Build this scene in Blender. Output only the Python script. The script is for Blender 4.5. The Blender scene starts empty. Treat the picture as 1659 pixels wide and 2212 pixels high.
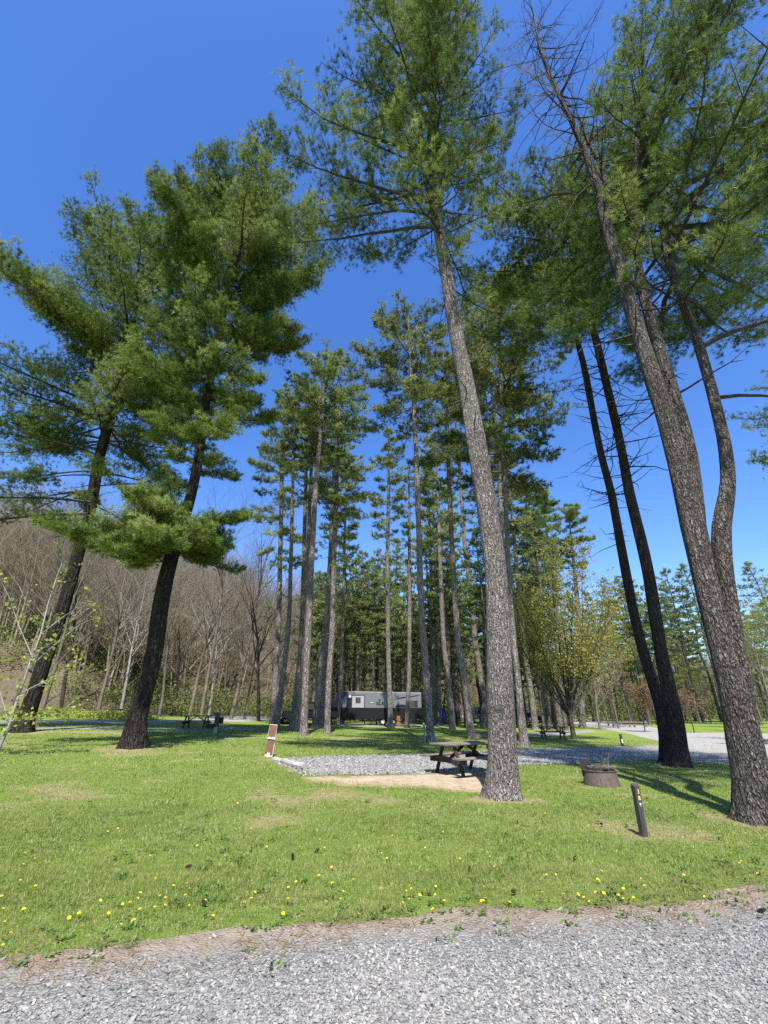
import bpy, math, random
import numpy as np
from mathutils import Vector, Matrix, Euler

random.seed(7)
RS = np.random.RandomState
sc = bpy.context.scene
COL = sc.collection
PI = math.pi
R = math.radians

# ------------------------------------------------------------------ camera model
F, CU, CV, HOR = 950.0, 829.5, 1106.0, 1535.0
P = math.atan((HOR - CV) / F)
CP, SP = math.cos(P), math.sin(P)
CAM = np.array([0, 0, 1.6])
FWD = np.array([0, CP, SP])

def raydir(u, v):
    xc, zc = (u - CU) / F, -(v - CV) / F
    return np.array([xc, CP - SP * zc, SP + CP * zc])

def sstep(a, b, x):
    t = np.clip((x - a) / (b - a), 0, 1)
    return t * t * (3 - 2 * t)

def g(x, y):                       # height of the lawn
    return sstep(6, 26, y) * (0.2 - 0.03 * np.clip(x, -34, 22)) - 0.0 * x

def hillh(x, y):
    d = (x + 30) * -0.83 + (y - 62) * 0.55
    d = np.maximum(d, 0)
    return 46 * (1 - np.exp(-d / 105.0)) * sstep(0, 14, d) + 0.06 * np.minimum(d, 14)

def ground_at(u, v):
    d = raydir(u, v)
    t = 1.5
    while t < 400:
        p = CAM + d * t
        if p[2] <= g(p[0], p[1]):
            return np.array([p[0], p[1], float(g(p[0], p[1]))])
        t *= 1.002
    p = CAM + d * t
    return p

def on_plane(u, v, Y):
    d = raydir(u, v)
    return CAM + d * (Y / d[1])

def depth(p):
    return float(np.dot(np.asarray(p) - CAM, FWD))

# ------------------------------------------------------------------ noise
def _hash(ix, iy, s):
    n = (ix * 374761393 + iy * 668265263 + s * 1442695041) & 0x7fffffff
    n = ((n ^ (n >> 13)) * 1274126177) & 0x7fffffff
    return ((n ^ (n >> 16)) & 0xffff) / 65535.0

def vnoise(x, y, s=0):
    x = np.asarray(x, float); y = np.asarray(y, float)
    ix = np.floor(x).astype(np.int64); iy = np.floor(y).astype(np.int64)
    fx = x - ix; fy = y - iy
    fx = fx * fx * (3 - 2 * fx); fy = fy * fy * (3 - 2 * fy)
    a = _hash(ix, iy, s); b = _hash(ix + 1, iy, s); c = _hash(ix, iy + 1, s); d = _hash(ix + 1, iy + 1, s)
    return (a * (1 - fx) + b * fx) * (1 - fy) + (c * (1 - fx) + d * fx) * fy

def fbm(x, y, s=0, o=3):
    r, a, n = 0, 1, 0
    for k in range(o):
        r = r + a * vnoise(x * 2 ** k, y * 2 ** k, s + k); n += a; a *= .55
    return r / n

# ------------------------------------------------------------------ mesh helpers
def raw_mesh(name, verts, tris=None, quads=None, smooth=False, attr=None, dom='FACE'):
    me = bpy.data.meshes.new(name)
    verts = np.asarray(verts, np.float32).reshape(-1, 3)
    parts = []; starts = []
    off = 0
    if tris is not None and len(tris):
        t = np.asarray(tris, np.int32).reshape(-1, 3); parts.append(t.ravel())
        starts.append(off + 3 * np.arange(len(t))); off += 3 * len(t)
    if quads is not None and len(quads):
        q = np.asarray(quads, np.int32).reshape(-1, 4); parts.append(q.ravel())
        starts.append(off + 4 * np.arange(len(q))); off += 4 * len(q)
    loops = np.concatenate(parts).astype(np.int32); starts = np.concatenate(starts).astype(np.int32)
    me.vertices.add(len(verts)); me.vertices.foreach_set('co', verts.ravel())
    me.loops.add(len(loops)); me.loops.foreach_set('vertex_index', loops)
    me.polygons.add(len(starts)); me.polygons.foreach_set('loop_start', starts)
    me.polygons.foreach_set('use_smooth', np.full(len(starts), smooth, bool))
    if attr:
        for k, a in attr.items():
            at = me.attributes.new(k, 'FLOAT', dom); at.data.foreach_set('value', np.asarray(a, np.float32))
    me.update(calc_edges=True)
    return me

def link(name, me, mat=None, parent=None, loc=None):
    o = bpy.data.objects.new(name, me); COL.objects.link(o)
    if mat is not None and me is not None: me.materials.append(mat)
    if parent is not None: o.parent = parent
    if loc is not None: o.location = loc
    return o

def thing(name, label, cat, loc=(0, 0, 0), rz=0, group=None, tilt=None):
    o = bpy.data.objects.new(name, None); COL.objects.link(o)
    o.location = [float(q) for q in loc]; o.rotation_euler = (tilt[0] if tilt else 0, tilt[1] if tilt else 0, rz)
    o.empty_display_size = .2
    o['label'] = label; o['category'] = cat
    if group: o['group'] = group
    return o

def tag(o, label, cat, group=None):
    o['label'] = label; o['category'] = cat
    if group: o['group'] = group
    return o

def kind(o, k):
    o['kind'] = k; return o

def dup(root, loc=None, rz=None, label=None, scale=None):
    r = root.copy(); COL.objects.link(r)
    if loc is not None: r.location = [float(q) for q in loc]
    if rz is not None: r.rotation_euler = (0, 0, rz)
    if scale is not None: r.scale = (scale,) * 3 if not hasattr(scale, '__len__') else scale
    if label: r['label'] = label
    for ch in list(root.children):
        c = ch.copy(); COL.objects.link(c); c.parent = r
        for h in list(ch.children):
            d = h.copy(); COL.objects.link(d); d.parent = c
    return r

class MB:
    def __init__(s): s.v = []; s.f = []
    def add(s, vs, fs):
        n = len(s.v); s.v += [tuple(map(float, p)) for p in vs]; s.f += [tuple(i + n for i in f) for f in fs]; return s
    def box(s, c, d, M=None):
        x, y, z = d[0] / 2, d[1] / 2, d[2] / 2
        vs = [Vector((a * x, b * y, e * z)) for a in (-1, 1) for b in (-1, 1) for e in (-1, 1)]
        if M is not None: vs = [M @ p for p in vs]
        c = Vector(c)
        return s.add([p + c for p in vs], [(0, 1, 3, 2), (4, 6, 7, 5), (0, 4, 5, 1), (2, 3, 7, 6), (0, 2, 6, 4), (1, 5, 7, 3)])
    def beam(s, a, b, w, h, up=(0, 0, 1)):      # box along a-b
        a, b = Vector(a), Vector(b); d = b - a; L = d.length; d.normalize()
        u = Vector(up); sd = d.cross(u).normalized(); u = sd.cross(d)
        M = Matrix((d, sd, u)).transposed()
        return s.box((a + b) / 2, (L, w, h), M)
    def tube(s, pts, rs, n=8, cap=True):
        pts = [Vector(p) for p in pts]
        if not hasattr(rs, '__len__'): rs = [rs] * len(pts)
        vs = []; fs = []
        for i, p in enumerate(pts):
            d = (pts[min(i + 1, len(pts) - 1)] - pts[max(i - 1, 0)]).normalized()
            a = d.orthogonal().normalized() if i == 0 else (a - d * a.dot(d)).normalized()
            b = d.cross(a)
            for k in range(n):
                t = 2 * PI * k / n; vs.append(p + (a * math.cos(t) + b * math.sin(t)) * rs[i])
        for i in range(len(pts) - 1):
            for k in range(n):
                fs.append((i * n + k, i * n + (k + 1) % n, (i + 1) * n + (k + 1) % n, (i + 1) * n + k))
        if cap: fs.append(tuple(range(n))[::-1]); fs.append(tuple((len(pts) - 1) * n + k for k in range(n)))
        return s.add(vs, fs)
    def lathe(s, prof, n=24, c=(0, 0, 0), a0=0, a1=2 * PI):
        vs = []; fs = []; full = abs(a1 - a0 - 2 * PI) < 1e-6; m = n if full else n + 1
        for r, z in prof:
            for k in range(m):
                t = a0 + (a1 - a0) * k / n; vs.append((c[0] + r * math.cos(t), c[1] + r * math.sin(t), c[2] + z))
        for i in range(len(prof) - 1):
            for k in range(n):
                k2 = (k + 1) % m
                fs.append((i * m + k, i * m + k2, (i + 1) * m + k2, (i + 1) * m + k))
        return s.add(vs, fs)
    def prism(s, poly, w, axis='y', c=0.0):      # poly in (x,z) extruded along y, centred on c
        n = len(poly); vs = [(p[0], c - w / 2, p[1]) for p in poly] + [(p[0], c + w / 2, p[1]) for p in poly]
        fs = [tuple(range(n)), tuple(range(2 * n - 1, n - 1, -1))] + [(i, n + i, n + (i + 1) % n, (i + 1) % n) for i in range(n)]
        return s.add(vs, fs)
    def build(s, name, mat, parent=None, loc=None, smooth=False, bevel=0):
        me = bpy.data.meshes.new(name); me.from_pydata(s.v, [], s.f); me.update()
        if smooth: me.polygons.foreach_set('use_smooth', np.full(len(me.polygons), True, bool))
        o = link(name, me, mat, parent, loc)
        if bevel:
            m = o.modifiers.new('bevel', 'BEVEL'); m.width = bevel; m.segments = 2; m.limit_method = 'ANGLE'
        return o

# ------------------------------------------------------------------ material helpers
def srgb(r, g_, b): return tuple(((c / 255) / 12.92 if c / 255 <= .04045 else ((c / 255 + .055) / 1.055) ** 2.4) for c in (r, g_, b)) + (1,)

class NT:
    def __init__(s, name):
        s.m = bpy.data.materials.new(name); s.m.use_nodes = True; s.t = s.m.node_tree; s.t.nodes.clear()
        s.out = s.n('ShaderNodeOutputMaterial')
    def n(s, ty, ins=None, **kw):
        nd = s.t.nodes.new(ty)
        for k, v in kw.items(): setattr(nd, k, v)
        for k, v in (ins or {}).items():
            i = nd.inputs[k]
            if hasattr(v, 'is_output'): s.t.links.new(v, i)
            else: i.default_value = v
        return nd
    def obj(s, scale=(1, 1, 1)):
        tc = s.n('ShaderNodeTexCoord')
        return s.n('ShaderNodeMapping', {0: tc.outputs['Object'], 'Scale': scale}).outputs[0]
    def noise(s, vec, scale, detail=4, rough=.55): return s.n('ShaderNodeTexNoise', {'Vector': vec, 'Scale': scale, 'Detail': detail, 'Roughness': rough}).outputs[0]
    def ramp(s, f, stops):
        r = s.n('ShaderNodeValToRGB', {0: f}); cr = r.color_ramp
        while len(cr.elements) < len(stops): cr.elements.new(.5)
        for e, (p, c) in zip(cr.elements, stops):
            e.position = p; e.color = c if hasattr(c, '__len__') else (c, c, c, 1)
        return r.outputs[0]
    def mix(s, f, a, b, mode='MIX'):
        m = s.n('ShaderNodeMix', data_type='RGBA', blend_type=mode)
        for i, v in ((0, f), (6, a), (7, b)):
            if hasattr(v, 'is_output'): s.t.links.new(v, m.inputs[i])
            else: m.inputs[i].default_value = v
        return m.outputs[2]
    def math(s, op, a, b=0.0):
        m = s.n('ShaderNodeMath', operation=op)
        for i, v in ((0, a), (1, b)):
            if hasattr(v, 'is_output'): s.t.links.new(v, m.inputs[i])
            else: m.inputs[i].default_value = v
        return m.outputs[0]
    def attr(s, nm): return s.n('ShaderNodeAttribute', attribute_name=nm).outputs['Fac']
    def bump(s, h, dist, st=1.0): return s.n('ShaderNodeBump', {'Height': h, 'Distance': dist, 'Strength': st}).outputs[0]
    def bsdf(s, col, rough=.8, spec=.3, normal=None, metal=0.0, **kw):
        ins = {'Base Color': col, 'Roughness': rough, 'Specular IOR Level': spec, 'Metallic': metal}
        ins.update(kw)
        b = s.n('ShaderNodeBsdfPrincipled', ins)
        if normal is not None: s.t.links.new(normal, b.inputs['Normal'])
        s.t.links.new(b.outputs[0], s.out.inputs[0]); return s.m

def c4(r, g_, b): return (r, g_, b, 1)

def simple(name, col, rough=.6, spec=.4, metal=0.0, var=.15, sc_=9.0, bumpd=0.0):
    t = NT(name); v = t.obj()
    n = t.noise(v, sc_, 5, .6)
    lo = c4(*[c * (1 - var) for c in col[:3]]); hi = c4(*[min(1, c * (1 + var)) for c in col[:3]])
    cc = t.ramp(n, [(.3, lo), (.7, hi)])
    return t.bsdf(cc, rough, spec, t.bump(n, bumpd) if bumpd else None, metal)

def bark(name, dark, light, sx=20, sz=6, bd=.03):
    t = NT(name); tc = t.n('ShaderNodeTexCoord')
    wob = t.n('ShaderNodeTexNoise', {'Vector': tc.outputs['Object'], 'Scale': 5.0, 'Detail': 3.0})
    off = t.n('ShaderNodeVectorMath', {0: wob.outputs[1], 1: (.12, .12, .25)}, operation='MULTIPLY').outputs[0]
    ad = t.n('ShaderNodeVectorMath', {0: tc.outputs['Object'], 1: off}, operation='ADD').outputs[0]
    v = t.n('ShaderNodeMapping', {0: ad, 'Scale': (sx, sx, sz)}).outputs[0]
    vo = t.n('ShaderNodeTexVoronoi', {'Vector': v, 'Scale': 1.0, 'Randomness': 1.0}, feature='DISTANCE_TO_EDGE').outputs['Distance']
    ce = t.n('ShaderNodeTexVoronoi', {'Vector': v, 'Scale': 1.0}, feature='F1')
    crack = t.ramp(vo, [(0.0, 0.0), (.10, .35), (.30, 1.0)])
    fine = t.noise(v, 1.3, 5, .65)
    v2 = t.n('ShaderNodeMapping', {0: ad, 'Scale': (sx * .42, sx * .42, sz * .22)}).outputs[0]
    big_c = t.ramp(t.n('ShaderNodeTexVoronoi', {'Vector': v2, 'Scale': 1.0}, feature='DISTANCE_TO_EDGE').outputs['Distance'], [(0.0, 0.0), (.07, .3), (.22, 1.0)])
    big = t.noise(tc.outputs['Object'], .9, 3)
    tone = t.ramp(big, [(.3, .72), (.7, 1.15)])
    cell = t.n('ShaderNodeSeparateColor', {0: ce.outputs['Color']}).outputs[0]
    f = t.math('MULTIPLY', crack, t.math('ADD', .45, t.math('MULTIPLY', cell, .4)))
    col = t.mix(f, dark, light)
    col = t.mix(t.math('MULTIPLY', t.ramp(fine, [(.42, 0), (.8, 1)]), .4), col, c4(*[min(1, c * 1.6) for c in light[:3]]))
    col = t.mix(t.math('MULTIPLY', t.math('SUBTRACT', 1.0, big_c), .6), col, dark)
    col = t.mix(1.0, col, tone, 'MULTIPLY')
    kn = t.n('ShaderNodeTexVoronoi', {'Vector': t.n('ShaderNodeMapping', {0: ad, 'Scale': (2.2, 2.2, 1.4)}).outputs[0], 'Scale': 1.0}, feature='F1').outputs['Distance']
    col = t.mix(t.ramp(kn, [(.08, .85), (.15, 0.0)]), col, dark)
    h = t.math('ADD', t.math('MULTIPLY', crack, .8), t.math('MULTIPLY', fine, .5))
    h = t.math('ADD', h, t.math('MULTIPLY', big_c, 1.6))
    return t.bsdf(col, .95, .1, t.bump(h, bd, 1.0))

def leafmat(name, stops, trans=.3, spec=.25, rough=.5, obvar=0.0):
    t = NT(name); a = t.attr('tint')
    col = t.ramp(a, stops)
    if obvar:
        oi = t.n('ShaderNodeObjectInfo').outputs['Random']
        hs = t.n('ShaderNodeHueSaturation', {'Hue': t.math('ADD', .5 - .012, t.math('MULTIPLY', oi, .024)), 'Value': t.math('ADD', 1 - obvar / 2, t.math('MULTIPLY', oi, obvar)), 'Color': col})
        col = hs.outputs[0]
    d = t.n('ShaderNodeBsdfPrincipled', {'Base Color': col, 'Roughness': rough, 'Specular IOR Level': spec})
    tr = t.n('ShaderNodeBsdfTranslucent', {'Color': col})
    mx = t.n('ShaderNodeMixShader', {0: trans, 1: d.outputs[0], 2: tr.outputs[0]})
    t.t.links.new(mx.outputs[0], t.out.inputs[0]); return t.m

M = {}
M['bark_center'] = bark('bark_grey', c4(.10, .086, .075), c4(.53, .47, .42), 36, 11, .03)
M['bark_right'] = bark('bark_brown', c4(.05, .042, .036), c4(.31, .265, .23), 32, 8.0, .04)
M['bark_shaded'] = bark('bark_shaded', c4(.016, .013, .011), c4(.095, .078, .067), 18, 3.0, .05)  # pine bark with the crown's shade put into the colour, left trunks
M['bark_half_shaded'] = bark('bark_umber_shaded', c4(.022, .018, .016), c4(.125, .105, .09), 26, 6.0, .04)  # darkened bark: shadow over the twin trunks is part of the colour
M['bark_pine'] = bark('bark_pine', c4(.085, .07, .062), c4(.42, .365, .325), 14, 6, .025)
M['bark_far'] = bark('bark_far', c4(.055, .046, .04), c4(.27, .23, .20), 10, 5, .02)
M['limb'] = simple('limb_bark', (.06, .05, .043), .95, .1, var=.35, sc_=6)
M['deadlimb'] = simple('dead_limb', (.16, .145, .13), .95, .1, var=.5, sc_=3)
M['needle'] = leafmat('pine_needles', [(0.0, c4(.045, .075, .018)), (.3, c4(.095, .145, .028)), (.6, c4(.185, .245, .05)), (.85, c4(.29, .345, .09)), (1.0, c4(.38, .42, .2))], .3, .12, .6)
M['needle_far'] = leafmat('pine_needles_far', [(0.0, c4(.06, .09, .03)), (.5, c4(.20, .255, .075)), (1.0, c4(.42, .46, .2))], .36, .12, .6, .3)
M['bare'] = simple('bare_bark', (.16, .13, .10), .95, .1, var=.35, sc_=2)
M['bare_pale'] = simple('pale_bark', (.27, .255, .23), .9, .15, var=.35, sc_=3)
M['bare_dark'] = simple('dark_bark', (.06, .05, .043), .95, .1, var=.3, sc_=4)
t = NT('hill_twigs'); a = t.attr('tint')
M['hilltwig'] = t.bsdf(t.ramp(a, [(0, c4(.12, .098, .068)), (.5, c4(.22, .18, .122)), (.85, c4(.28, .235, .16)), (1, c4(.36, .325, .26))]), .95, .1)
M['spring'] = leafmat('spring_leaves', [(0, c4(.16, .19, .03)), (.5, c4(.25, .28, .05)), (1, c4(.38, .40, .09))], .4, .2, .6)
M['gold'] = leafmat('gold_leaves', [(0, c4(.17, .155, .03)), (.5, c4(.27, .25, .05)), (1, c4(.40, .35, .09))], .35, .2, .6)
M['olive'] = leafmat('olive_leaves', [(0, c4(.08, .10, .03)), (.5, c4(.14, .16, .045)), (1, c4(.22, .23, .08))], .3, .2, .6)
M['redbud'] = leafmat('redbud_leaves', [(0, c4(.11, .07, .04)), (.5, c4(.19, .125, .07)), (1, c4(.28, .19, .10))], .3, .2, .6)
M['blade'] = leafmat('grass_blades', [(0.0, c4(.055, .108, .016)), (.3, c4(.118, .182, .026)), (.6, c4(.205, .26, .048)), (.8, c4(.29, .305, .085)), (.9, c4(.42, .35, .17)), (1.0, c4(.55, .45, .28))], .4, .25, .5)

# lawn sheet
t = NT('lawn'); v = t.obj(); dry = t.attr('dry')
n1 = t.noise(v, 1.4, 5, .6); n2 = t.noise(v, 9, 5, .7); n3 = t.noise(v, 42, 3, .7)
gr = t.ramp(n2, [(.25, c4(.085, .14, .024)), (.5, c4(.155, .22, .04)), (.75, c4(.25, .295, .07))])
gr = t.mix(t.ramp(n1, [(.35, 0.0), (.7, .45)]), gr, c4(.12, .19, .03))
st = t.ramp(n3, [(.3, c4(.20, .16, .075)), (.7, c4(.42, .33, .19))])
fd = t.ramp(t.math('ADD', t.math('MULTIPLY', dry, 1.0), t.math('MULTIPLY', t.math('SUBTRACT', n2, .5), .7)), [(.42, 0.0), (.72, .85)])
cc = t.mix(fd, gr, st)
M['lawn'] = t.bsdf(cc, .9, .1, t.bump(t.math('ADD', n3, n2), .06, .9))

# gravel (shared recipe, three tones)
def gravel(name, tone, scale=45, dirt=.0, bd=.02):
    t = NT(name); v = t.obj()
    vo = t.n('ShaderNodeTexVoronoi', {'Vector': v, 'Scale': float(scale)}, feature='F1')
    cell = t.n('ShaderNodeSeparateColor', {0: vo.outputs['Color']}).outputs[0]
    c = t.ramp(cell, [(0, c4(*[x * .55 for x in tone])), (.5, c4(*tone)), (1, c4(*[min(1, x * 1.35) for x in tone]))])
    edge = t.ramp(vo.outputs['Distance'], [(.25, 1.0), (.75, .45)])
    c = t.mix(1.0, c, edge, 'MULTIPLY')
    nb = t.noise(v, .8, 4); nn = t.noise(v, 5, 5, .65)
    c = t.mix(t.ramp(nb, [(.35, 0.0), (.75, .55)]), c, c4(.24, .225, .2))
    e = t.attr('edge')
    f = t.ramp(t.math('ADD', e, t.math('MULTIPLY', t.math('SUBTRACT', nn, .5), 1.3)), [(.3, 1.0), (.75, dirt)])
    dirtc = t.ramp(nn, [(.3, c4(.15, .115, .08)), (.7, c4(.28, .235, .185))])
    c = t.mix(f, c, dirtc)
    h = t.math('SUBTRACT', 1.0, vo.outputs['Distance'])
    return t.bsdf(c, .92, .15, t.bump(h, bd, .9))
M['gravel'] = gravel('gravel_road', (.22, .215, .205), 42, 0.0)
M['gravel_pad'] = gravel('gravel_pad', (.34, .337, .33), 26, 0.05, .04)
M['gravel_drive'] = gravel('gravel_drive', (.38, .37, .355), 14, 0.1, .03)
t = NT('stones'); a = t.attr('tint'); nz = t.noise(t.obj(), 60, 3)
cst = t.ramp(a, [(0, c4(.12, .121, .124)), (.3, c4(.195, .192, .187)), (.6, c4(.25, .243, .23)), (.85, c4(.32, .303, .275)), (1, c4(.42, .385, .325))])
cst = t.mix(1.0, cst, t.ramp(nz, [(.3, .8), (.7, 1.12)]), 'MULTIPLY')
M['stone'] = t.bsdf(cst, .85, .2)
t = NT('sandy_soil'); v = t.obj(); n1 = t.noise(v, 3, 6, .65); n2 = t.noise(v, 30, 4, .7)
cs = t.ramp(n1, [(.3, c4(.25, .19, .12)), (.5, c4(.35, .285, .20)), (.75, c4(.44, .37, .275))])
cs = t.mix(t.ramp(n2, [(.45, 0.0), (.7, .5)]), cs, c4(.28, .19, .10))
e = t.attr('edge'); nn = t.noise(v, 7, 5, .7)
fm = t.ramp(t.math('ADD', e, t.math('MULTIPLY', t.math('SUBTRACT', nn, .5), 1.8)), [(.30, 1.0), (.62, 0.0)])
cs = t.mix(fm, cs, t.mix(nn, c4(.22, .19, .08), c4(.15, .18, .05)))
M['sand'] = t.bsdf(cs, .95, .05, t.bump(n2, .03))
t = NT('leaf_litter'); v = t.obj(); n1 = t.noise(v, .25, 5, .6); n2 = t.noise(v, 3, 5, .7)
cl = t.ramp(n2, [(.3, c4(.07, .052, .036)), (.55, c4(.125, .095, .066)), (.8, c4(.20, .15, .105))])
cl = t.mix(t.ramp(n1, [(.45, 0.0), (.7, .6)]), cl, c4(.15, .15, .07))
M['litter'] = t.bsdf(cl, .95, .05, t.bump(n2, .15))
t = NT('pine_duff'); v = t.obj(); n2 = t.noise(v, 12, 5, .7)
M['duff'] = t.bsdf(t.ramp(n2, [(.3, c4(.10, .07, .045)), (.7, c4(.26, .18, .11))]), .95, .05, t.bump(n2, .03))

def wood(name, dark, light, axis=0):
    t = NT(name); s_ = [26, 26, 26]; s_[axis] = 1.6
    v = t.obj(tuple(s_)); n = t.noise(v, 1.0, 6, .65); n2 = t.noise(t.obj(), 2.2, 3)
    c = t.ramp(n, [(.3, dark), (.7, light)])
    c = t.mix(1.0, c, t.ramp(n2, [(.3, .75), (.7, 1.15)]), 'MULTIPLY')
    return t.bsdf(c, .85, .2, t.bump(n, .004))
M['wood_grey'] = wood('weathered_wood', c4(.085, .07, .058), c4(.22, .19, .165), 0)
M['wood_brown'] = wood('stained_wood', c4(.02, .014, .011), c4(.065, .045, .033), 0)
M['wood_darkgrey'] = wood('dark_weathered_wood', c4(.04, .033, .028), c4(.11, .093, .08), 0)
M['wood_post'] = wood('black_stained_post', c4(.03, .028, .028), c4(.085, .08, .08), 2)
M['wood_timber'] = wood('pale_timber', c4(.20, .185, .165), c4(.42, .39, .35), 0)
M['paint_brown'] = simple('brown_paint', (.16, .075, .05), .7, .3, var=.3, sc_=18)
M['paint_red'] = simple('red_brown_paint', (.22, .075, .045), .7, .3, var=.2)
M['paint_white'] = simple('chalky_white', (.72, .72, .70), .8, .3, var=.12, sc_=25)
M['black'] = simple('black_paint', (.012, .012, .013), .35, .5, var=.2)
M['matte_black'] = simple('matte_black', (.015, .015, .015), .8, .2, var=.2)
M['yellow'] = simple('yellow_paint', (.85, .60, .10), .6, .3, var=.08)
M['steel'] = simple('rusty_steel', (.115, .088, .074), .75, .3, .2, .35, 14, .002)
M['dark_steel'] = simple('sooty_steel', (.035, .03, .027), .8, .3, .3, .3, 20)
M['rv_grey_shaded'] = simple('shaded_grey_panel', (.125, .135, .148), .45, .5, var=.05, sc_=2)  # light grey siding darkened, tree shade on the trailer painted in
M['rv_white_shaded'] = simple('shaded_white_panel', (.29, .295, .30), .45, .5, var=.04, sc_=2)  # white toned down, shade of the pines is in the base colour
M['rv_dark'] = simple('dark_graphite_panel', (.007, .0075, .009), .7, .2, var=.1)
M['navy'] = simple('navy_panel', (.018, .025, .045), .3, .5, var=.1)
M['glass'] = simple('dark_glass', (.015, .017, .02), .08, .6, var=.05)
M['chrome'] = simple('chrome_trim', (.62, .63, .65), .25, .6, .3, .05)
M['tyre'] = simple('tyre_rubber', (.018, .018, .018), .85, .2)
M['lamp'] = simple('clear_lamp', (.75, .75, .73), .15, .6, var=.05)
M['blue'] = simple('blue_plastic', (.03, .13, .50), .5, .4, var=.12)
M['blue_dark'] = simple('blue_canvas', (.025, .04, .22), .75, .2, var=.2)
M['red_car'] = simple('dark_red_paint', (.16, .025, .03), .3, .5, var=.1)
M['orange'] = simple('orange_canvas', (.45, .10, .03), .7, .3, var=.15)
M['petal'] = simple('dandelion_petal', (.85, .60, .02), .6, .2, var=.12, sc_=60)
M['stem'] = simple('dandelion_stem', (.12, .17, .05), .6, .2)
M['cone'] = simple('pine_cone_scales', (.055, .038, .028), .9, .1, var=.4, sc_=50)
M['skin'] = simple('skin', (.45, .28, .20), .6, .3, var=.05)
M['cloth_dark'] = simple('dark_cloth', (.02, .022, .032), .9, .1, var=.2)
M['hair'] = simple('dark_hair', (.03, .02, .015), .7, .2)
M['green_grey'] = simple('grey_green_paint', (.20, .26, .23), .7, .3, var=.15)
M['leafclump'] = leafmat('broad_weed_leaves', [(0, c4(.05, .10, .02)), (1, c4(.13, .20, .04))], .3, .3, .5)

# ------------------------------------------------------------------ terrain
def axis_pts(segs):
    out = []
    for a, b, s_ in segs: out += list(np.arange(a, b, s_))
    return np.array(out + [segs[-1][1]])

def dryness(x, y):
    d = fbm(x * .55 + 3, y * .75 + 9, 11, 4)
    d = sstep(.42, .74, d) * .8
    # worn ground in front of the near trees and round the camp site
    for (cx, cy, rx, ry, k) in DRY:
        d = np.maximum(d, k * np.exp(-(((x - cx) / (rx * 1.5)) ** 2 + ((y - cy) / (ry * 1.6)) ** 2)) * np.clip(.15 + 1.7 * (fbm(x * 2.6, y * 2.6, 17, 3) - .2), 0, 1.1))
    return d * .8
DRY = []
for (u, v, rr, k) in [(1087, 1728, .62, 1.6), (1640, 1782, .6, 1.4), (1462, 1656, .8, 1.5), (287, 1618, 1.0, 1.6), (45, 1583, .9, 1.5)]:
    q = ground_at(u, v); DRY.append((q[0], q[1] + .3, rr, rr, k))
for (u, v, rx, ry, k) in [(30, 1660, 2.2, 1.3, .8), (1180, 1770, 1.1, .5, .8), (500, 1785, .9, .4, .55), (690, 1722, .6, .35, .6), (1095, 1742, .7, .4, .9),
                          (300, 1625, 1.8, .9, .7), (1290, 1705, 1.0, .5, .8), (1250, 1680, .9, .5, .7), (640, 1660, .9, .5, .9), (1540, 1730, .9, .5, .4),
                          (830, 1745, 1.0, .45, .5), (200, 1690, 1.4, .7, .5), (1330, 1725, .5, .25, .9)]:
    q = ground_at(u, v); DRY.append((q[0], q[1], rx, ry, k))

xs = axis_pts([(-900, -320, 60), (-320, -60, 10), (-60, -20, 2), (-20, 20, .3), (20, 60, 2), (60, 320, 10), (320, 900, 60)])
ys = axis_pts([(-60, -4, 4), (-4, 32, .3), (32, 100, 2), (100, 340, 10), (340, 1500, 60)])
X, Y = np.meshgrid(xs, ys)
Z = g(X, Y) + .03 * (fbm(X * .4, Y * .4, 3) - .5) * sstep(5.2, 8, Y)
nx, ny = len(xs), len(ys)
ii = np.arange(nx * ny).reshape(ny, nx)
quads = np.stack([ii[:-1, :-1], ii[:-1, 1:], ii[1:, 1:], ii[1:, :-1]], -1).reshape(-1, 4)
me = raw_mesh('ground', np.stack([X, Y, Z], -1), quads=quads, smooth=True, attr={'dry': dryness(X, Y).ravel()}, dom='POINT')
kind(link('ground', me, M['lawn']), 'structure')

def gz(x, y): return g(x, y) + .03 * (fbm(np.asarray(x) * .4, np.asarray(y) * .4, 3) - .5) * sstep(5.2, 8, np.asarray(y))

# wooded hillside on the left
hx = np.linspace(-360, 190, 90); hy = np.linspace(20, 520, 84)
X, Y = np.meshgrid(hx, hy)
D = (X + 30) * -0.83 + (Y - 62) * 0.55
Z = np.where(D > -2, g(X, Y) + hillh(X, Y) + 3.0 * (fbm(X * .05, Y * .05, 5) - .5) * sstep(4, 40, D), g(X, Y) - 2.0)
ii = np.arange(X.size).reshape(X.shape)
quads = np.stack([ii[:-1, :-1], ii[:-1, 1:], ii[1:, 1:], ii[1:, :-1]], -1).reshape(-1, 4)
kind(link('hillside', raw_mesh('hillside', np.stack([X, Y, Z], -1), quads=quads, smooth=True), M['litter']), 'structure')

X, Y = np.meshgrid(np.linspace(-40, 620, 110), np.linspace(230, 520, 26))
Z = np.sin(PI * np.clip((Y - 230) / 290, 0, 1)) * (13 + 16 * fbm(X / 130, Y / 130, 8)) * sstep(-40, 60, X) + 1.2 * fbm(X / 6, Y / 6, 9) - 1.5
ii = np.arange(X.size).reshape(X.shape)
quads = np.stack([ii[:-1, :-1], ii[:-1, 1:], ii[1:, 1:], ii[1:, :-1]], -1).reshape(-1, 4)
kind(link('distant_hill', raw_mesh('distant_hill', np.stack([X, Y, Z], -1), quads=quads, smooth=True), M['litter']), 'structure')

def strip(name, top, bot, mat, lift, n=90, m=14, ragged=.12, fade=.35):
    """sheet between two pixel-measured edge lines laid on the ground"""
    A = np.array([ground_at(*p)[:2] for p in top]); B = np.array([ground_at(*p)[:2] for p in bot])
    return strip_w(name, A, B, mat, lift, n, m, ragged, fade)

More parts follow.
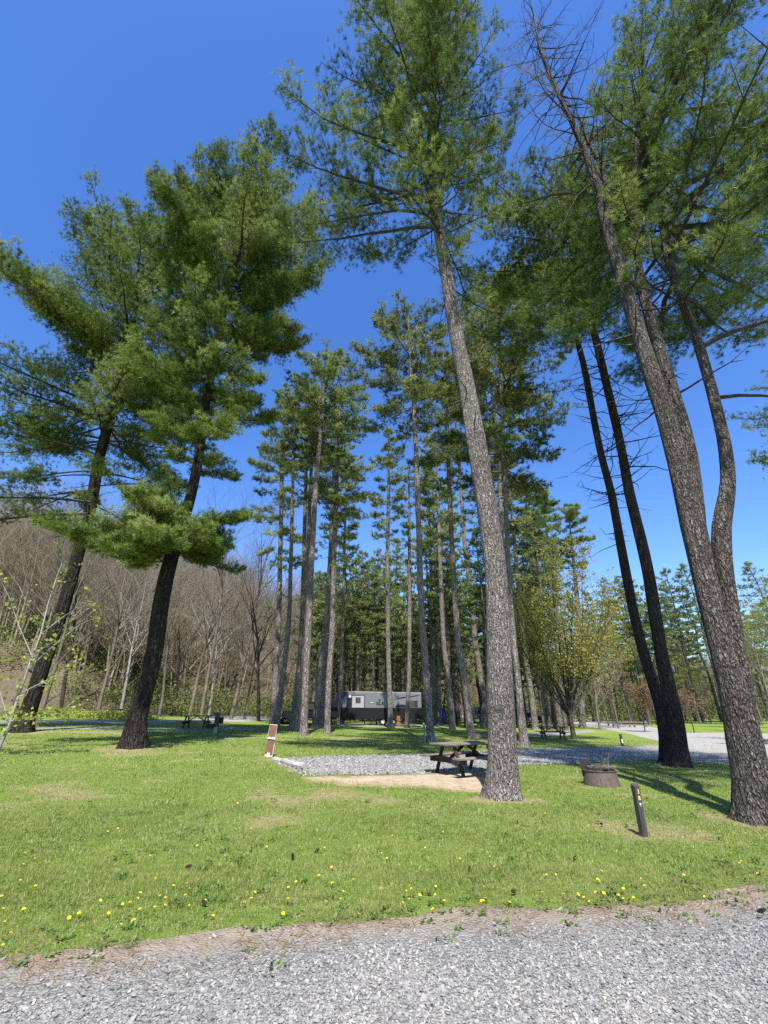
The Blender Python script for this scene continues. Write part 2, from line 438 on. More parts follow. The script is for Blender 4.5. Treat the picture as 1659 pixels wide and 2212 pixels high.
def resample(A, n):
    s_ = np.concatenate([[0], np.cumsum(np.linalg.norm(np.diff(A, axis=0), axis=1))]); q = np.linspace(0, s_[-1], n)
    return np.stack([np.interp(q, s_, A[:, 0]), np.interp(q, s_, A[:, 1])], -1)

def strip_w(name, A, B, mat, lift, n=90, m=14, ragged=.12, fade=.35, dip=.22):
    A = resample(np.asarray(A, float), n); B = resample(np.asarray(B, float), n)
    W = np.linalg.norm(A - B, axis=1)
    f = np.linspace(0, 1, m)[None, :, None]
    XY = A[:, None, :] * (1 - f) + B[:, None, :] * f
    jag = (fbm(XY[..., 0] * 1.7, XY[..., 1] * 1.7, 21, 4) - .5) * 2 * ragged
    e = np.minimum(np.linspace(0, 1, m), 1 - np.linspace(0, 1, m))[None, :] * W[:, None]
    along = np.minimum(np.linspace(0, 1, n), 1 - np.linspace(0, 1, n))[:, None] * np.linalg.norm(np.diff(A, axis=0), axis=1).sum()
    e = np.minimum(e, along + .15)
    k = np.exp(-e / .25)
    nrm = (B - A) / np.maximum(W, .01)[:, None]
    XY = XY + nrm[:, None, :] * (jag * k)[..., None]
    Zz = gz(XY[..., 0], XY[..., 1]) + lift - (lift + .03) * (1 - sstep(0, dip, e))
    ii = np.arange(n * m).reshape(n, m)
    q = np.stack([ii[:-1, :-1], ii[1:, :-1], ii[1:, 1:], ii[:-1, 1:]], -1).reshape(-1, 4)
    me = raw_mesh(name, np.concatenate([XY, Zz[..., None]], -1), quads=q, smooth=True, attr={'edge': np.clip(e / fade, 0, 1).ravel()}, dom='POINT')
    return kind(link(name, me, mat), 'structure')

EDGE = np.array([ground_at(*p)[:2] for p in [(-60, 2094), (0, 2085), (150, 2066), (300, 2050), (450, 2028), (600, 2010), (830, 1995), (1000, 1982), (1150, 1972), (1300, 1967), (1500, 1958), (1659, 1925), (1760, 1905)]])
d0 = EDGE[0] - EDGE[2]; d1 = EDGE[-1] - EDGE[-3]
EDGE = np.vstack([EDGE[0] + d0 / np.linalg.norm(d0) * 16, EDGE, EDGE[-1] + d1 / np.linalg.norm(d1) * 16])
def edge_y(x): return np.interp(x, EDGE[:, 0], EDGE[:, 1])
near = EDGE.copy(); near[:, 1] -= 8.5
far_ = EDGE.copy(); far_[:, 1] += .22
strip_w('gravel_road', far_, near, M['gravel'], .008, 300, 90, .26, .85, .06)

strip('gravel_pad', [(592, 1642), (680, 1636), (800, 1633), (950, 1630), (1100, 1621), (1250, 1613), (1420, 1609), (1590, 1606)],
      [(598, 1652), (660, 1672), (780, 1676), (920, 1672), (1100, 1654), (1250, 1649), (1420, 1641), (1590, 1652)], M['gravel_pad'], .008, 120, 16, .25, .6)
strip('sand_patch', [(640, 1675), (760, 1674), (900, 1672), (1000, 1664), (1060, 1660)], [(665, 1690), (760, 1702), (900, 1706), (1010, 1716), (1075, 1722)], M['sand'], .014, 80, 24, .55, .75)
strip('gravel_drive', [(1225, 1551.5), (1290, 1556), (1350, 1563), (1430, 1573), (1500, 1582), (1600, 1592), (1760, 1606)],
      [(1200, 1556), (1262, 1569), (1310, 1577), (1360, 1587), (1420, 1602), (1500, 1624), (1640, 1668)], M['gravel_drive'], .012, 110, 16, .25, .8)
strip('gravel_spur', [(1440, 1586), (1500, 1581), (1580, 1581), (1700, 1584)], [(1440, 1590), (1500, 1592), (1590, 1598), (1700, 1604)], M['gravel_drive'], .016, 40, 6, .15, .5)
strip('gravel_lane', [(-300, 1557), (0, 1556), (200, 1555.5), (400, 1554.5), (500, 1552), (560, 1548), (700, 1547)], [(-300, 1564), (0, 1563), (200, 1562), (400, 1561), (500, 1560.5), (600, 1558.5), (700, 1556)], M['gravel_drive'], .010, 90, 8, .2, .5)
strip('gravel_turnout', [(470, 1545), (540, 1546), (600, 1548)], [(430, 1556), (520, 1557), (600, 1557)], M['gravel_drive'], .016, 30, 6, .15, .4)
strip('gravel_pad', [(60, 1571), (200, 1569.5), (330, 1570), (480, 1570), (560, 1572)], [(60, 1576), (200, 1576), (330, 1577), (480, 1578), (560, 1577)], M['gravel_pad'], .010, 60, 6, .2, .5)
strip('gravel_pad', [(735, 1565), (800, 1563), (900, 1562), (985, 1563)], [(730, 1569), (800, 1571), (900, 1570), (985, 1568)], M['gravel_pad'], .010, 60, 6, .3, .5)
strip('gravel_pad', [(1130, 1583), (1200, 1580), (1270, 1576)], [(1130, 1594), (1200, 1592), (1290, 1580)], M['gravel_pad'], .018, 40, 6, .2, .5)
# ------------------------------------------------------------------ grass and stones
rng = RS(5)
def blades(zones):
    V = []; Tn = []
    for (y0, y1, xw, dens, L, W) in zones:
        A = (y1 - y0) * 2 * xw; n = int(A * dens)
        x = rng.uniform(-xw, xw, n); y = rng.uniform(y0, y1, n)
        keep = np.abs(x) < 2.2 + y * 1.05
        inside = y - edge_y(x) + (fbm(x * 2.3, y * 2.3, 31, 3) - .5) * .95
        keep &= rng.uniform(0, 1, n) < np.clip(sstep(-.22, .42, inside), 0.0, 1)
        for nm, mk in PADS:
            keep &= ~mk(x, y)
        x, y = x[keep], y[keep]; n = len(x)
        dr = dryness(x, y); ed = np.clip((y - edge_y(x)) / 1.0, 0, 1)
        clump = fbm(x * 3.1, y * 3.1, 41, 2); lush = fbm(x * .6 + 20, y * .6, 51, 3)
        k2 = rng.uniform(0, 1, n) < 1 - .55 * dr
        x, y, dr, ed, clump, lush = x[k2], y[k2], dr[k2], ed[k2], clump[k2], lush[k2]; n = len(x)
        ln = L * rng.uniform(.45, 1.25, n) * (.55 + .9 * clump) * (1 - .4 * dr) * (.6 + .4 * ed)
        az = rng.uniform(0, 2 * PI, n); ti = np.abs(rng.normal(.6, .4, n))
        d = np.stack([np.cos(az) * np.sin(ti), np.sin(az) * np.sin(ti), np.cos(ti)], -1)
        az2 = rng.uniform(0, PI, n); s_ = np.stack([np.cos(az2), np.sin(az2), np.zeros(n)], -1) * (W * rng.uniform(.6, 1.3, n))[:, None] / 2
        b = np.stack([x, y, gz(x, y) - .003], -1)
        V.append(np.stack([b - s_, b + s_, b + d * ln[:, None]], 1).reshape(-1, 3))
        tn = .36 + .75 * (fbm(x * 1.3, y * 1.3, 61, 3) - .5) + .35 * (lush - .5) + rng.normal(0, .12, n)
        straw = rng.uniform(0, 1, n) < (.17 + .20 * fbm(x * 6, y * 6, 66, 2) ** 2 * 2 + .5 * dr + .3 * (1 - ed) * .6)
        tn = np.where(straw, rng.uniform(.8, 1.0, n), np.clip(tn, 0, .78))
        Tn.append(tn)
    V = np.concatenate(V); n = len(V) // 3
    return raw_mesh('grass', V, tris=np.arange(3 * n).reshape(-1, 3), attr={'tint': np.concatenate(Tn)})

def poly_mask(pts):
    Pp = np.array([ground_at(*p)[:2] for p in pts])
    def mk(x, y):
        ins = np.zeros(len(x), bool); j = len(Pp) - 1
        xx = x + (vnoise(x * 4, y * 4, 71) - .5) * .35; yy = y + (vnoise(x * 4 + 9, y * 4, 72) - .5) * .35
        for i in range(len(Pp)):
            c = ((Pp[i, 1] > yy) != (Pp[j, 1] > yy)) & (xx < (Pp[j, 0] - Pp[i, 0]) * (yy - Pp[i, 1]) / (Pp[j, 1] - Pp[i, 1] + 1e-12) + Pp[i, 0])
            ins ^= c; j = i
        return ins & (np.random.RandomState(3).uniform(0, 1, len(x)) < .93)
    return mk
PADS = [('pad', poly_mask([(592, 1641), (680, 1635), (800, 1632), (950, 1629), (1100, 1620), (1250, 1612), (1420, 1608), (1590, 1605), (1590, 1652), (1420, 1642), (1250, 1650), (1100, 1655), (1060, 1712), (1010, 1704), (900, 1696), (780, 1690), (700, 1684), (650, 1674), (598, 1652)])),
        ('drive', poly_mask([(1225, 1551), (1290, 1556), (1350, 1563), (1430, 1573), (1500, 1582), (1600, 1592), (1760, 1606), (1640, 1668), (1500, 1624), (1420, 1602), (1360, 1587), (1310, 1577), (1262, 1569), (1200, 1556)])),
        ('pad2', poly_mask([(1130, 1583), (1200, 1580), (1270, 1576), (1290, 1580), (1200, 1592), (1130, 1594)]))]
me = blades([(3.4, 6.2, 8, 5600, .045, .0055), (6.2, 9.5, 11, 2500, .046, .008), (9.5, 14, 16, 900, .048, .012), (14, 21, 22, 300, .06, .02), (21, 34, 36, 80, .065, .034)])
kind(link('grass', me, M['blade']), 'stuff')

# stones of the near road: low-poly pebbles
n = 125000
x = rng.uniform(-5.5, 7, n * 2); y = rng.uniform(1.6, 6.2, n * 2)
wgt = np.where((np.abs(x) < 1.5 + y * .8) & (y > 2.6), 1.0, .25)
dd = edge_y(x) - y
nz = (fbm(x * 1.9, y * 1.9, 81, 3) - .5) * .9
pk = sstep(.12, 1.0, dd + nz) * .97 + .03 * (dd > -.05)
k = rng.uniform(0, 1, n * 2) < pk * wgt * (dd > -.12)
x, y = x[k][:n], y[k][:n]; n = len(x)
cube = np.array([(a, b, c) for a in (-1, 1) for b in (-1, 1) for c in (-1, 1)], float)
cq = np.array([(0, 1, 3, 2), (4, 6, 7, 5), (0, 4, 5, 1), (2, 3, 7, 6), (0, 2, 6, 4), (1, 5, 7, 3)])
sz = np.exp(rng.normal(math.log(.0047), .40, n)); sz = np.clip(sz, .0026, .013)
sh = np.stack([sz * rng.uniform(.9, 1.7, n), sz * rng.uniform(.7, 1.2, n), sz * rng.uniform(.45, .85, n)], -1)
vv = cube[None] * sh[:, None, :] * rng.uniform(.55, 1.15, (n, 8, 1)) + rng.normal(0, .18, (n, 8, 3)) * sh[:, None, :]
az = rng.uniform(0, 2 * PI, n); ca, sa = np.cos(az), np.sin(az)
tl = rng.normal(0, .3, n); ct, stl = np.cos(tl), np.sin(tl)
xx = vv[..., 0] * ct[:, None] + vv[..., 2] * stl[:, None]; zz = -vv[..., 0] * stl[:, None] + vv[..., 2] * ct[:, None]
vx = xx * ca[:, None] - vv[..., 1] * sa[:, None]; vy = xx * sa[:, None] + vv[..., 1] * ca[:, None]
vv = np.stack([vx + x[:, None], vy + y[:, None], zz + (.006 + sz * .35 + rng.uniform(0, .006, n))[:, None]], -1)
quads = (cq[None] + 8 * np.arange(n)[:, None, None]).reshape(-1, 4)
tn = np.clip(rng.beta(2.2, 2.2, n) + .25 * (fbm(x * .9, y * .9, 91, 3) - .5), 0, 1)
kind(link('road_gravel', raw_mesh('road_gravel', vv.reshape(-1, 3), quads=quads, attr={'tint': np.repeat(tn, 6)}), M['stone']), 'stuff')

# coarser stones on the camp pad
n = 24000
q0 = ground_at(590, 1650); 
x = rng.uniform(-6, 12, n * 6); y = rng.uniform(12, 24, n * 6)
mk = PADS[0][1](x, y); sandm = poly_mask([(660, 1690), (640, 1677), (900, 1674), (1060, 1662), (1075, 1722), (900, 1706)])(x, y)
k = mk & ~sandm; x, y = x[k][:n], y[k][:n]; n = len(x)
sz = np.clip(np.exp(rng.normal(math.log(.013), .35, n)), .007, .032)
vv = cube[None] * rng.uniform(.5, 1.2, (n, 8, 1)) * sz[:, None, None] * np.array([1.2, 1.0, .8])
ca, sa = np.cos(x * 91), np.sin(x * 91)
vv = np.stack([vv[..., 0] * ca[:, None] - vv[..., 1] * sa[:, None] + x[:, None], vv[..., 0] * sa[:, None] + vv[..., 1] * ca[:, None] + y[:, None], vv[..., 2] + (gz(x, y) + .01 + sz * .4)[:, None]], -1)
quads = (cq[None] + 8 * np.arange(n)[:, None, None]).reshape(-1, 4)
kind(link('pad_gravel', raw_mesh('pad_gravel', vv.reshape(-1, 3), quads=quads, attr={'tint': np.repeat(np.clip(rng.normal(.66, .2, n), 0, 1), 6)}), M['stone']), 'stuff')

# ------------------------------------------------------------------ trees
def tube_np(pts, rs, n=16, flare=0.0, seed=0, bumpy=.04):
    pts = np.asarray(pts, float); rs = np.asarray(rs, float)
    m = len(pts)
    tan = np.gradient(pts, axis=0); tan /= np.linalg.norm(tan, axis=1)[:, None]
    a = np.cross(tan[0], [0, 1, 0.01]); a /= np.linalg.norm(a)
    th = np.linspace(0, 2 * PI, n, endpoint=False); r_ = RS(seed); ph = r_.uniform(0, 6, 4)
    s_ = np.concatenate([[0], np.cumsum(np.linalg.norm(np.diff(pts, axis=0), axis=1))])
    V = []
    for i in range(m):
        a = a - tan[i] * np.dot(a, tan[i]); a /= np.linalg.norm(a); b = np.cross(tan[i], a)
        rr = rs[i] * (1 + bumpy * np.sin(3 * th + ph[0] + s_[i] * .7) + bumpy * .7 * np.sin(5 * th + ph[1] - s_[i] * 1.3) + r_.uniform(-1, 1, n) * bumpy * .5)
        if flare:
            e = math.exp(-s_[i] / (flare * .62))
            rr = rr * (1 + .40 * e + e * .55 * np.maximum(0, np.sin(5 * th + ph[2])) + e * .15 * np.sin(8 * th + ph[3]))
        V.append(pts[i] + np.cos(th)[:, None] * a * rr[:, None] + np.sin(th)[:, None] * b * rr[:, None])
    ii = np.arange(m * n).reshape(m, n); jj = np.roll(ii, -1, axis=1)
    q = np.stack([ii[:-1], jj[:-1], jj[1:], ii[1:]], -1).reshape(-1, 4)
    return np.concatenate(V), q

def segs_np(P0, P1, r0, r1, ns=3):
    P0 = np.asarray(P0, float); P1 = np.asarray(P1, float); n = len(P0)
    d = P1 - P0; L = np.linalg.norm(d, axis=1); d = d / np.maximum(L, 1e-6)[:, None]
    h = np.where(np.abs(d[:, 2:3]) > .9, np.array([[1., 0, 0]]), np.array([[0, 0, 1.]]))
    a = np.cross(d, h); a /= np.linalg.norm(a, axis=1)[:, None]; b = np.cross(d, a)
    th = 2 * PI * np.arange(ns) / ns
    ring = np.cos(th)[None, :, None] * a[:, None] + np.sin(th)[None, :, None] * b[:, None]
    A = P0[:, None] + ring * np.asarray(r0).reshape(-1, 1, 1); B = P1[:, None] + ring * np.asarray(r1).reshape(-1, 1, 1)
    V = np.concatenate([A, B], 1).reshape(-1, 3)
    k = np.arange(ns); k2 = (k + 1) % ns
    f = np.stack([k, k2, ns + k2, ns + k], -1)
    q = (f[None] + (2 * ns * np.arange(n))[:, None, None]).reshape(-1, 4)
    return V, q

def needles(C, A, tint, K, L, W, rng, spread=.5):
    n = len(C)
    dr = A[:, None, :] * .6 + rng.normal(0, spread, (n, K, 3)); dr /= np.linalg.norm(dr, axis=2)[..., None]
    sd = np.cross(dr, rng.normal(0, 1, (n, K, 3))); sd /= np.linalg.norm(sd, axis=2)[..., None]
    ln = L * rng.uniform(.7, 1.2, (n, K, 1))
    c = C[:, None, :] + rng.normal(0, L * .12, (n, K, 3))
    V = np.stack([c - sd * W / 2, c + sd * W / 2, c + dr * ln], 2).reshape(-1, 3)
    tn = np.clip(tint[:, None] + rng.normal(0, .15, (n, K)), 0, 1).ravel()
    return V, tn

def norm(v): return v / np.linalg.norm(v, axis=-1, keepdims=True)

def branch_foliage(p0, az, L, e0, rng, den, lift=.5, tintb=0.0, K=8, start=.18, wob=.12, sag=.12, rbase=.012):
    """one pine branch -> limb segments and tuft centres"""
    m = 8; s_ = np.linspace(0, 1, m)
    el = e0 - sag * np.sin(PI * s_) * 2 + lift * s_ ** 2
    azs = az + np.cumsum(rng.normal(0, wob, m))
    d = np.stack([np.cos(azs) * np.cos(el), np.sin(azs) * np.cos(el), np.sin(el)], -1)
    pts = np.concatenate([p0[None], p0 + np.cumsum(d[:-1] * L / (m - 1), axis=0)])
    rad = np.interp(s_, [0, 1], [L * rbase + .006, .005])
    S0, S1, R0, R1 = [pts[:-1]], [pts[1:]], [rad[:-1]], [rad[1:]]
    ns = max(4, int(L / .23 * den ** .5))
    q = start + (1 - start) * (np.arange(ns) + rng.uniform(0, 1, ns)) / ns
    keep = rng.uniform(0, 1, ns) < .86; q = q[keep]; ns = len(q)
    base = np.stack([np.interp(q, s_, pts[:, k]) for k in range(3)], -1); bd = norm(np.stack([np.interp(q, s_, d[:, k]) for k in range(3)], -1))
    side = norm(np.cross(bd, [0, 0, 1.0])) * np.where(np.arange(ns) % 2, 1, -1)[:, None]
    ang = rng.normal(.85, .22, ns)
    sdir = norm(bd * np.cos(ang)[:, None] + side * np.sin(ang)[:, None] + np.array([0, 0, 1]) * rng.normal(.22, .25, ns)[:, None])
    sl = (.30 + .30 * L * (1 - .8 * q) * np.minimum(1, q * 2.6)) * rng.uniform(.6, 1.25, ns)
    sl = np.minimum(sl, 2.2)
    S0.append(base); S1.append(base + sdir * sl[:, None]); R0.append(np.full(ns, .011)); R1.append(np.full(ns, .004))
    per = np.maximum(3, (sl / .062 * den).astype(int)); idx = np.repeat(np.arange(ns), per); nt = len(idx)
    r_ = rng.uniform(.15, 1.05, nt)
    c = base[idx] + sdir[idx] * (sl[idx] * r_)[:, None]
    off = rng.normal(0, 1, (nt, 3)) * np.array([1, 1, .45]); off *= (.05 + .11 * sl[idx])[:, None]
    c = c + off
    ax = norm(sdir[idx] * .7 + norm(off) * .45 + np.array([0, 0, .35]))
    # leader tip
    nt2 = max(4, int(10 * den)); f2 = rng.uniform(.82, 1.0, nt2)
    c2 = np.stack([np.interp(f2, s_, pts[:, k]) for k in range(3)], -1) + rng.normal(0, .07, (nt2, 3))
    C = np.concatenate([c, c2]); A = np.concatenate([ax, norm(np.repeat(d[-1:], nt2, 0) + np.array([0, 0, .3]))])
    T = np.concatenate([(.42 + tintb + .16 * rng.normal(0, 1, ns))[idx], np.full(nt2, .55 + tintb)])
    return (np.concatenate(S0), np.concatenate(S1), np.concatenate(R0), np.concatenate(R1)), C, A, T, pts

def stubs(path, hs, rng, n, L0, L1, r):
    """dead snags along a trunk"""
    S0, S1, R0, R1 = [], [], [], []
    for k in range(n):
        h = rng.uniform(hs[0], hs[1]); p = path(h); az = rng.uniform(0, 2 * PI); L = rng.uniform(L0, L1); el = rng.normal(.05, .3)
        d = np.array([math.cos(az) * math.cos(el), math.sin(az) * math.cos(el), math.sin(el)])
        m = max(2, int(L / .35)); q = p.copy(); rr = r * rng.uniform(.6, 1.3)
        for j in range(m):
            d = d + rng.normal(0, .16, 3); d /= np.linalg.norm(d); q2 = q + d * L / m
            S0.append(q); S1.append(q2); R0.append(rr * (1 - j / m) + .004); R1.append(rr * (1 - (j + 1) / m) + .004)
            if rng.uniform() < .5 and L > .8:
                e = norm(d + rng.normal(0, .7, 3)); S0.append(q2); S1.append(q2 + e * L * .3 * rng.uniform(.4, 1.2)); R0.append(rr * .45); R1.append(.003)
            q = q2
    return np.array(S0), np.array(S1), np.array(R0), np.array(R1)

def trunk_path(pts):
    pts = np.asarray(pts, float); z = pts[:, 2]
    def f(h): return np.array([np.interp(h, z, pts[:, 0]), np.interp(h, z, pts[:, 1]), h])
    return f

def densify(pts, rs, step):
    pts = np.asarray(pts, float); rs = np.asarray(rs, float)
    s_ = np.concatenate([[0], np.cumsum(np.linalg.norm(np.diff(pts, axis=0), axis=1))])
    q = np.concatenate([[0, .08, .18, .3, .45, .65, .9], np.arange(1.2, s_[-1], step), [s_[-1]]]); q = np.unique(q[q <= s_[-1]])
    # smooth cubic-ish interpolation by averaging
    o = np.stack([np.interp(q, s_, pts[:, k]) for k in range(3)], -1)
    for _ in range(2): o[1:-1] = (o[:-2] + 2 * o[1:-1] + o[2:]) / 4
    return o, np.interp(q, s_, rs)

def slim(u): return .93 * math.cos(math.atan((u - CU) / F))
def px_trunk(spec, htop=None, rtop=.05, dy=0.0):
    """spec [(u,v,width px)], first on the ground. Returns base, points, radii"""
    u, v, w = spec[0]
    b = ground_at(u, v); Y0 = b[1]
    r0 = w / 2 / F * depth(b) * slim(u)
    k_ = (b[1] + r0 * .8) / b[1]; b = np.array([b[0] * k_, b[1] * k_, 0.]); b[2] = g(b[0], b[1]); Y0 = b[1]
    pts = [b - np.array([0, 0, .15])]; rs = [r0]
    for (u, v, w) in spec[1:]:
        p = on_plane(u, v, Y0); p[1] += dy * (p[2] - b[2]); 
        if p[2] <= pts[-1][2] + .05: continue
        pts.append(p); rs.append(w / 2 / F * depth(p) * slim(u))
    if htop and htop > pts[-1][2]:
        d = (pts[-1] - pts[max(0, len(pts) - 3)]); d = d / d[2]; d[:2] *= .6
        pts.append(pts[-1] + d * (htop - pts[-1][2])); rs.append(rtop)
    return b, np.array(pts), np.array(rs)

def crown_mesh(vn, tn, v2, q2, ml, mw, root):
    n = len(vn) // 3
    me = raw_mesh('crown', np.concatenate([vn, v2]), tris=np.arange(3 * n).reshape(-1, 3), quads=q2 + 3 * n, attr={'tint': np.concatenate([tn, np.zeros(len(q2))])})
    o = link('crown', me, ml, root); me.materials.append(mw)
    me.polygons.foreach_set('material_index', np.concatenate([np.zeros(n, np.int32), np.ones(len(q2), np.int32)])); me.update()
    return o
TREES = {}
def build_pine(label, spec=None, htop=None, crown=None, seed=1, mat='bark_pine', K=8, nl=.13, nw=.016, den=1.0, nseg=16, group=None,
               stub=None, limb_ns=4, data=None, forks=(), mult=1, explicit=(), needle='needle', name='pine_tree', dens_b=1.0, tint=0.0, flare=.5):
    r_ = RS(seed)
    if data is None: b, pts, rs = px_trunk(spec, htop)
    else: b, pts, rs = data
    root = thing(name, label, 'pine tree', b, 0, group)
    V, Q = tube_np(*densify(pts - b, rs, .5), nseg, flare=flare, seed=seed)
    Vs, Qs, off = [V], [Q], len(V)
    paths = [trunk_path(pts)]
    for (fp, fr) in forks:
        v2, q2 = tube_np(*densify(fp - b, fr, .4), nseg, seed=seed + 3); Vs.append(v2); Qs.append(q2 + off); off += len(v2); paths.append(trunk_path(fp))
    if stub:
        for (pi, h0, h1, n, l0, l1, rr) in stub:
            S = stubs(paths[pi], (h0, h1), r_, n, l0, l1, rr); v2, q2 = segs_np(S[0] - b, S[1] - b, S[2], S[3], 5); Vs.append(v2); Qs.append(q2 + off); off += len(v2)
    link('trunk', raw_mesh('trunk', np.concatenate(Vs), quads=np.concatenate(Qs), smooth=True), M[mat], root)
    S = [[], [], [], []]; C, A, T = [], [], []
    for cr in crown:
        pf = paths[cr.get('path', 0)]
        h0, h1, nb = cr['h0'], cr['h1'], int(cr['n'] * dens_b)
        prof_t, prof_r = zip(*cr['prof'])
        wh = max(3, int((h1 - h0) / cr.get('wh', .8)))
        for k in range(nb):
            t_ = (k + r_.uniform(0, 1)) / nb
            t_ = (math.floor(t_ * wh) + .5 + r_.normal(0, .16)) / wh; t_ = min(max(t_, 0), .995)
            h = h0 + (h1 - h0) * t_
            L = np.interp(t_, prof_t, prof_r) * r_.uniform(.55, 1.15)
            az = k * 2.399 + r_.normal(0, .5)
            if 'bias' in cr:
                ba, bs = cr['bias']; L *= 1 + bs * math.cos(az - ba)
            if L < .25: continue
            e0 = cr.get('e0', .15) + (cr.get('e1', .8) - cr.get('e0', .15)) * t_ ** 1.4 + r_.normal(0, .14)
            sg, c, a, tt, _ = branch_foliage(pf(h), az, L, e0, r_, den * (cr.get('den', 1)) * r_.uniform(.6, 1.5), cr.get('lift', .45), r_.normal(0, .13) + tint, K, cr.get('start', .2))
            for q_ in range(4): S[q_].append(sg[q_])
            C.append(c); A.append(a); T.append(tt)
        # leader
        tp = pf(h1); n2 = int(30 * den); C.append(tp + r_.normal(0, .12, (n2, 3)) + np.array([0, 0, .1])); A.append(norm(r_.normal(0, .4, (n2, 3)) + np.array([0, 0, 1]))); T.append(np.full(n2, .5))
    for (p0, az, L, e0, lift, dn) in explicit:
        sg, c, a, tt, _ = branch_foliage(np.asarray(p0), az, L, e0, r_, den * dn, lift, r_.normal(0, .08) + tint, K, .3, .08, .1, .012)
        for q_ in range(4): S[q_].append(sg[q_])
        C.append(c); A.append(a); T.append(tt)
    S = [np.concatenate(q_) for q_ in S]
    v2, q2 = segs_np(S[0] - b, S[1] - b, S[2], S[3], limb_ns)
    C = np.concatenate(C) - b; A = np.concatenate(A); T = np.concatenate(T)
    vn, tn = needles(C, A, T, K, nl, nw, r_)
    crown_mesh(vn, tn, v2, q2, M[needle], M['limb'], root)
    TREES[label] = (root, len(C))
    return root, b, pts

# --- near white pines
CENTER = [(1087, 1728, 72), (1086, 1600, 67), (1081, 1450, 60), (1078, 1360, 56), (1073, 1250, 52), (1050, 1090, 47), (1030, 960, 44), (1008, 830, 38), (985, 720, 33), (968, 620, 29), (950, 510, 25), (938, 420, 20), (932, 330, 16), (934, 200, 12)]
def H(v, Y): return float(on_plane(CU, v, Y)[2])
yc = ground_at(1087, 1728)[1]
hc = H(610, yc)
def limb_px(u, v, Y): return on_plane(u, v, Y)
build_pine('tall pine with a pale scaly trunk standing just in front of the nearest picnic table', CENTER, 37.0,
    [dict(h0=hc - .3, h1=hc + 4.5, n=9, prof=[(0, 2.4), (1, 3.2)], e0=-.1, e1=.1, den=.9, lift=.35, wh=.8),
     dict(h0=hc + 4.0, h1=36.5, n=84, prof=[(0, 2.8), (.15, 4.5), (.35, 5.0), (.6, 4.2), (.85, 3.0), (1, 1.0)], e0=.1, e1=.8, lift=.5, wh=.75, bias=(PI, .22))],
    seed=11, mat='bark_center', K=18, nl=.18, nw=.0155, nseg=28,
    stub=[(0, hc * .42, hc + 3, 26, .15, .9, .03), (0, hc, hc + 6, 16, .5, 2.2, .03)],
    explicit=[(limb_px(950, 490, yc), PI * .97, 6.6, .28, .35, 1.2), (limb_px(945, 470, yc), PI * 1.08, 5.0, .1, -.2, .7), (limb_px(938, 440, yc), PI * 1.0, 6.5, .45, .2, 1.3), (limb_px(936, 420, yc), PI * .9, 6.0, .3, .4, 1.3), (limb_px(950, 500, yc), PI * .3, 3.2, -.2, .1, .9)])

RIGHT = [(1640, 1782, 92), (1612, 1602, 92), (1590, 1500, 74), (1562, 1422, 64), (1540, 1330, 62), (1519, 1241, 60), (1498, 1140, 62), (1484, 1080, 58), (1465, 1000, 50), (1440, 900, 47), (1415, 830, 44), (1380, 720, 39), (1350, 620, 34), (1325, 540, 29), (1300, 450, 25), (1285, 380, 19), (1265, 330, 15), (1225, 240, 11), (1190, 170, 9), (1165, 100, 6), (1150, 20, 3)]
br, ptr, rsr = px_trunk(RIGHT)
yr = br[1]
def px_poly(L, Y, dy=0):
    p = np.array([on_plane(u, v, Y + dy * k) for k, (u, v, w) in enumerate(L)]); return p, np.array([w / 2 / F * depth(q) * slim(u) for q, (u, v, w) in zip(p, L)])
fk1 = px_poly([(1635, 1700, 46), (1612, 1500, 44), (1592, 1400, 42), (1570, 1250, 42), (1553, 1165, 50), (1560, 1110, 46), (1576, 1050, 38), (1564, 950, 32), (1542, 860, 28), (1512, 750, 25), (1478, 660, 22), (1442, 560, 20), (1430, 480, 18), (1420, 400, 14), (1405, 310, 11), (1395, 220, 8), (1385, 120, 5)], yr + .18, .012)
fk2 = px_poly([(1512, 1130, 30), (1500, 1050, 38), (1490, 985, 42), (1468, 900, 40), (1432, 780, 33), (1404, 690, 28), (1380, 600, 24), (1372, 520, 20), (1370, 430, 16), (1375, 330, 11), (1380, 220, 7)], yr + .1, .03)
fk3 = px_poly([(1320, 520, 20), (1322, 450, 17), (1310, 395, 14), (1298, 350, 11), (1270, 310, 8), (1250, 250, 6)], yr + .05, .02)
hz = lambda v: H(v, yr)
build_pine('leaning forked pine with a dead bare top at the right edge of the lawn', None, None,
    [dict(path=1, h0=hz(640), h1=hz(110), n=66, prof=[(0, 4.2), (.3, 6.2), (.6, 6.0), (1, 2.6)], e0=.2, e1=.8, lift=.4, wh=.7, bias=(.1, .6)),
     dict(path=2, h0=hz(640), h1=hz(210), n=30, prof=[(0, 3.2), (.5, 4.4), (1, 2.0)], e0=.1, e1=.7, lift=.4, wh=.8, bias=(1.2, .5))],
    seed=23, mat='bark_right', K=18, nl=.165, nw=.0135, nseg=28, data=(br, ptr, rsr), forks=[fk1, fk2, fk3],
    stub=[(0, hz(900), hz(500), 10, .3, 1.6, .03), (2, hz(900), hz(600), 9, .4, 2.2, .035), (0, hz(500), hz(200), 26, 1.0, 3.6, .028), (0, hz(300), hz(60), 36, .7, 2.4, .016), (3, hz(420), hz(300), 16, .8, 2.6, .02)],
    explicit=[(fk1[0][9], .15, 6.0, .55, .2, 1.2), (fk1[0][10], .5, 5.5, .6, .1, 1.2), (fk1[0][11], -.3, 5.5, .6, .2, 1.2), (fk1[0][8], .1, 4.5, .15, -.2, .8)])
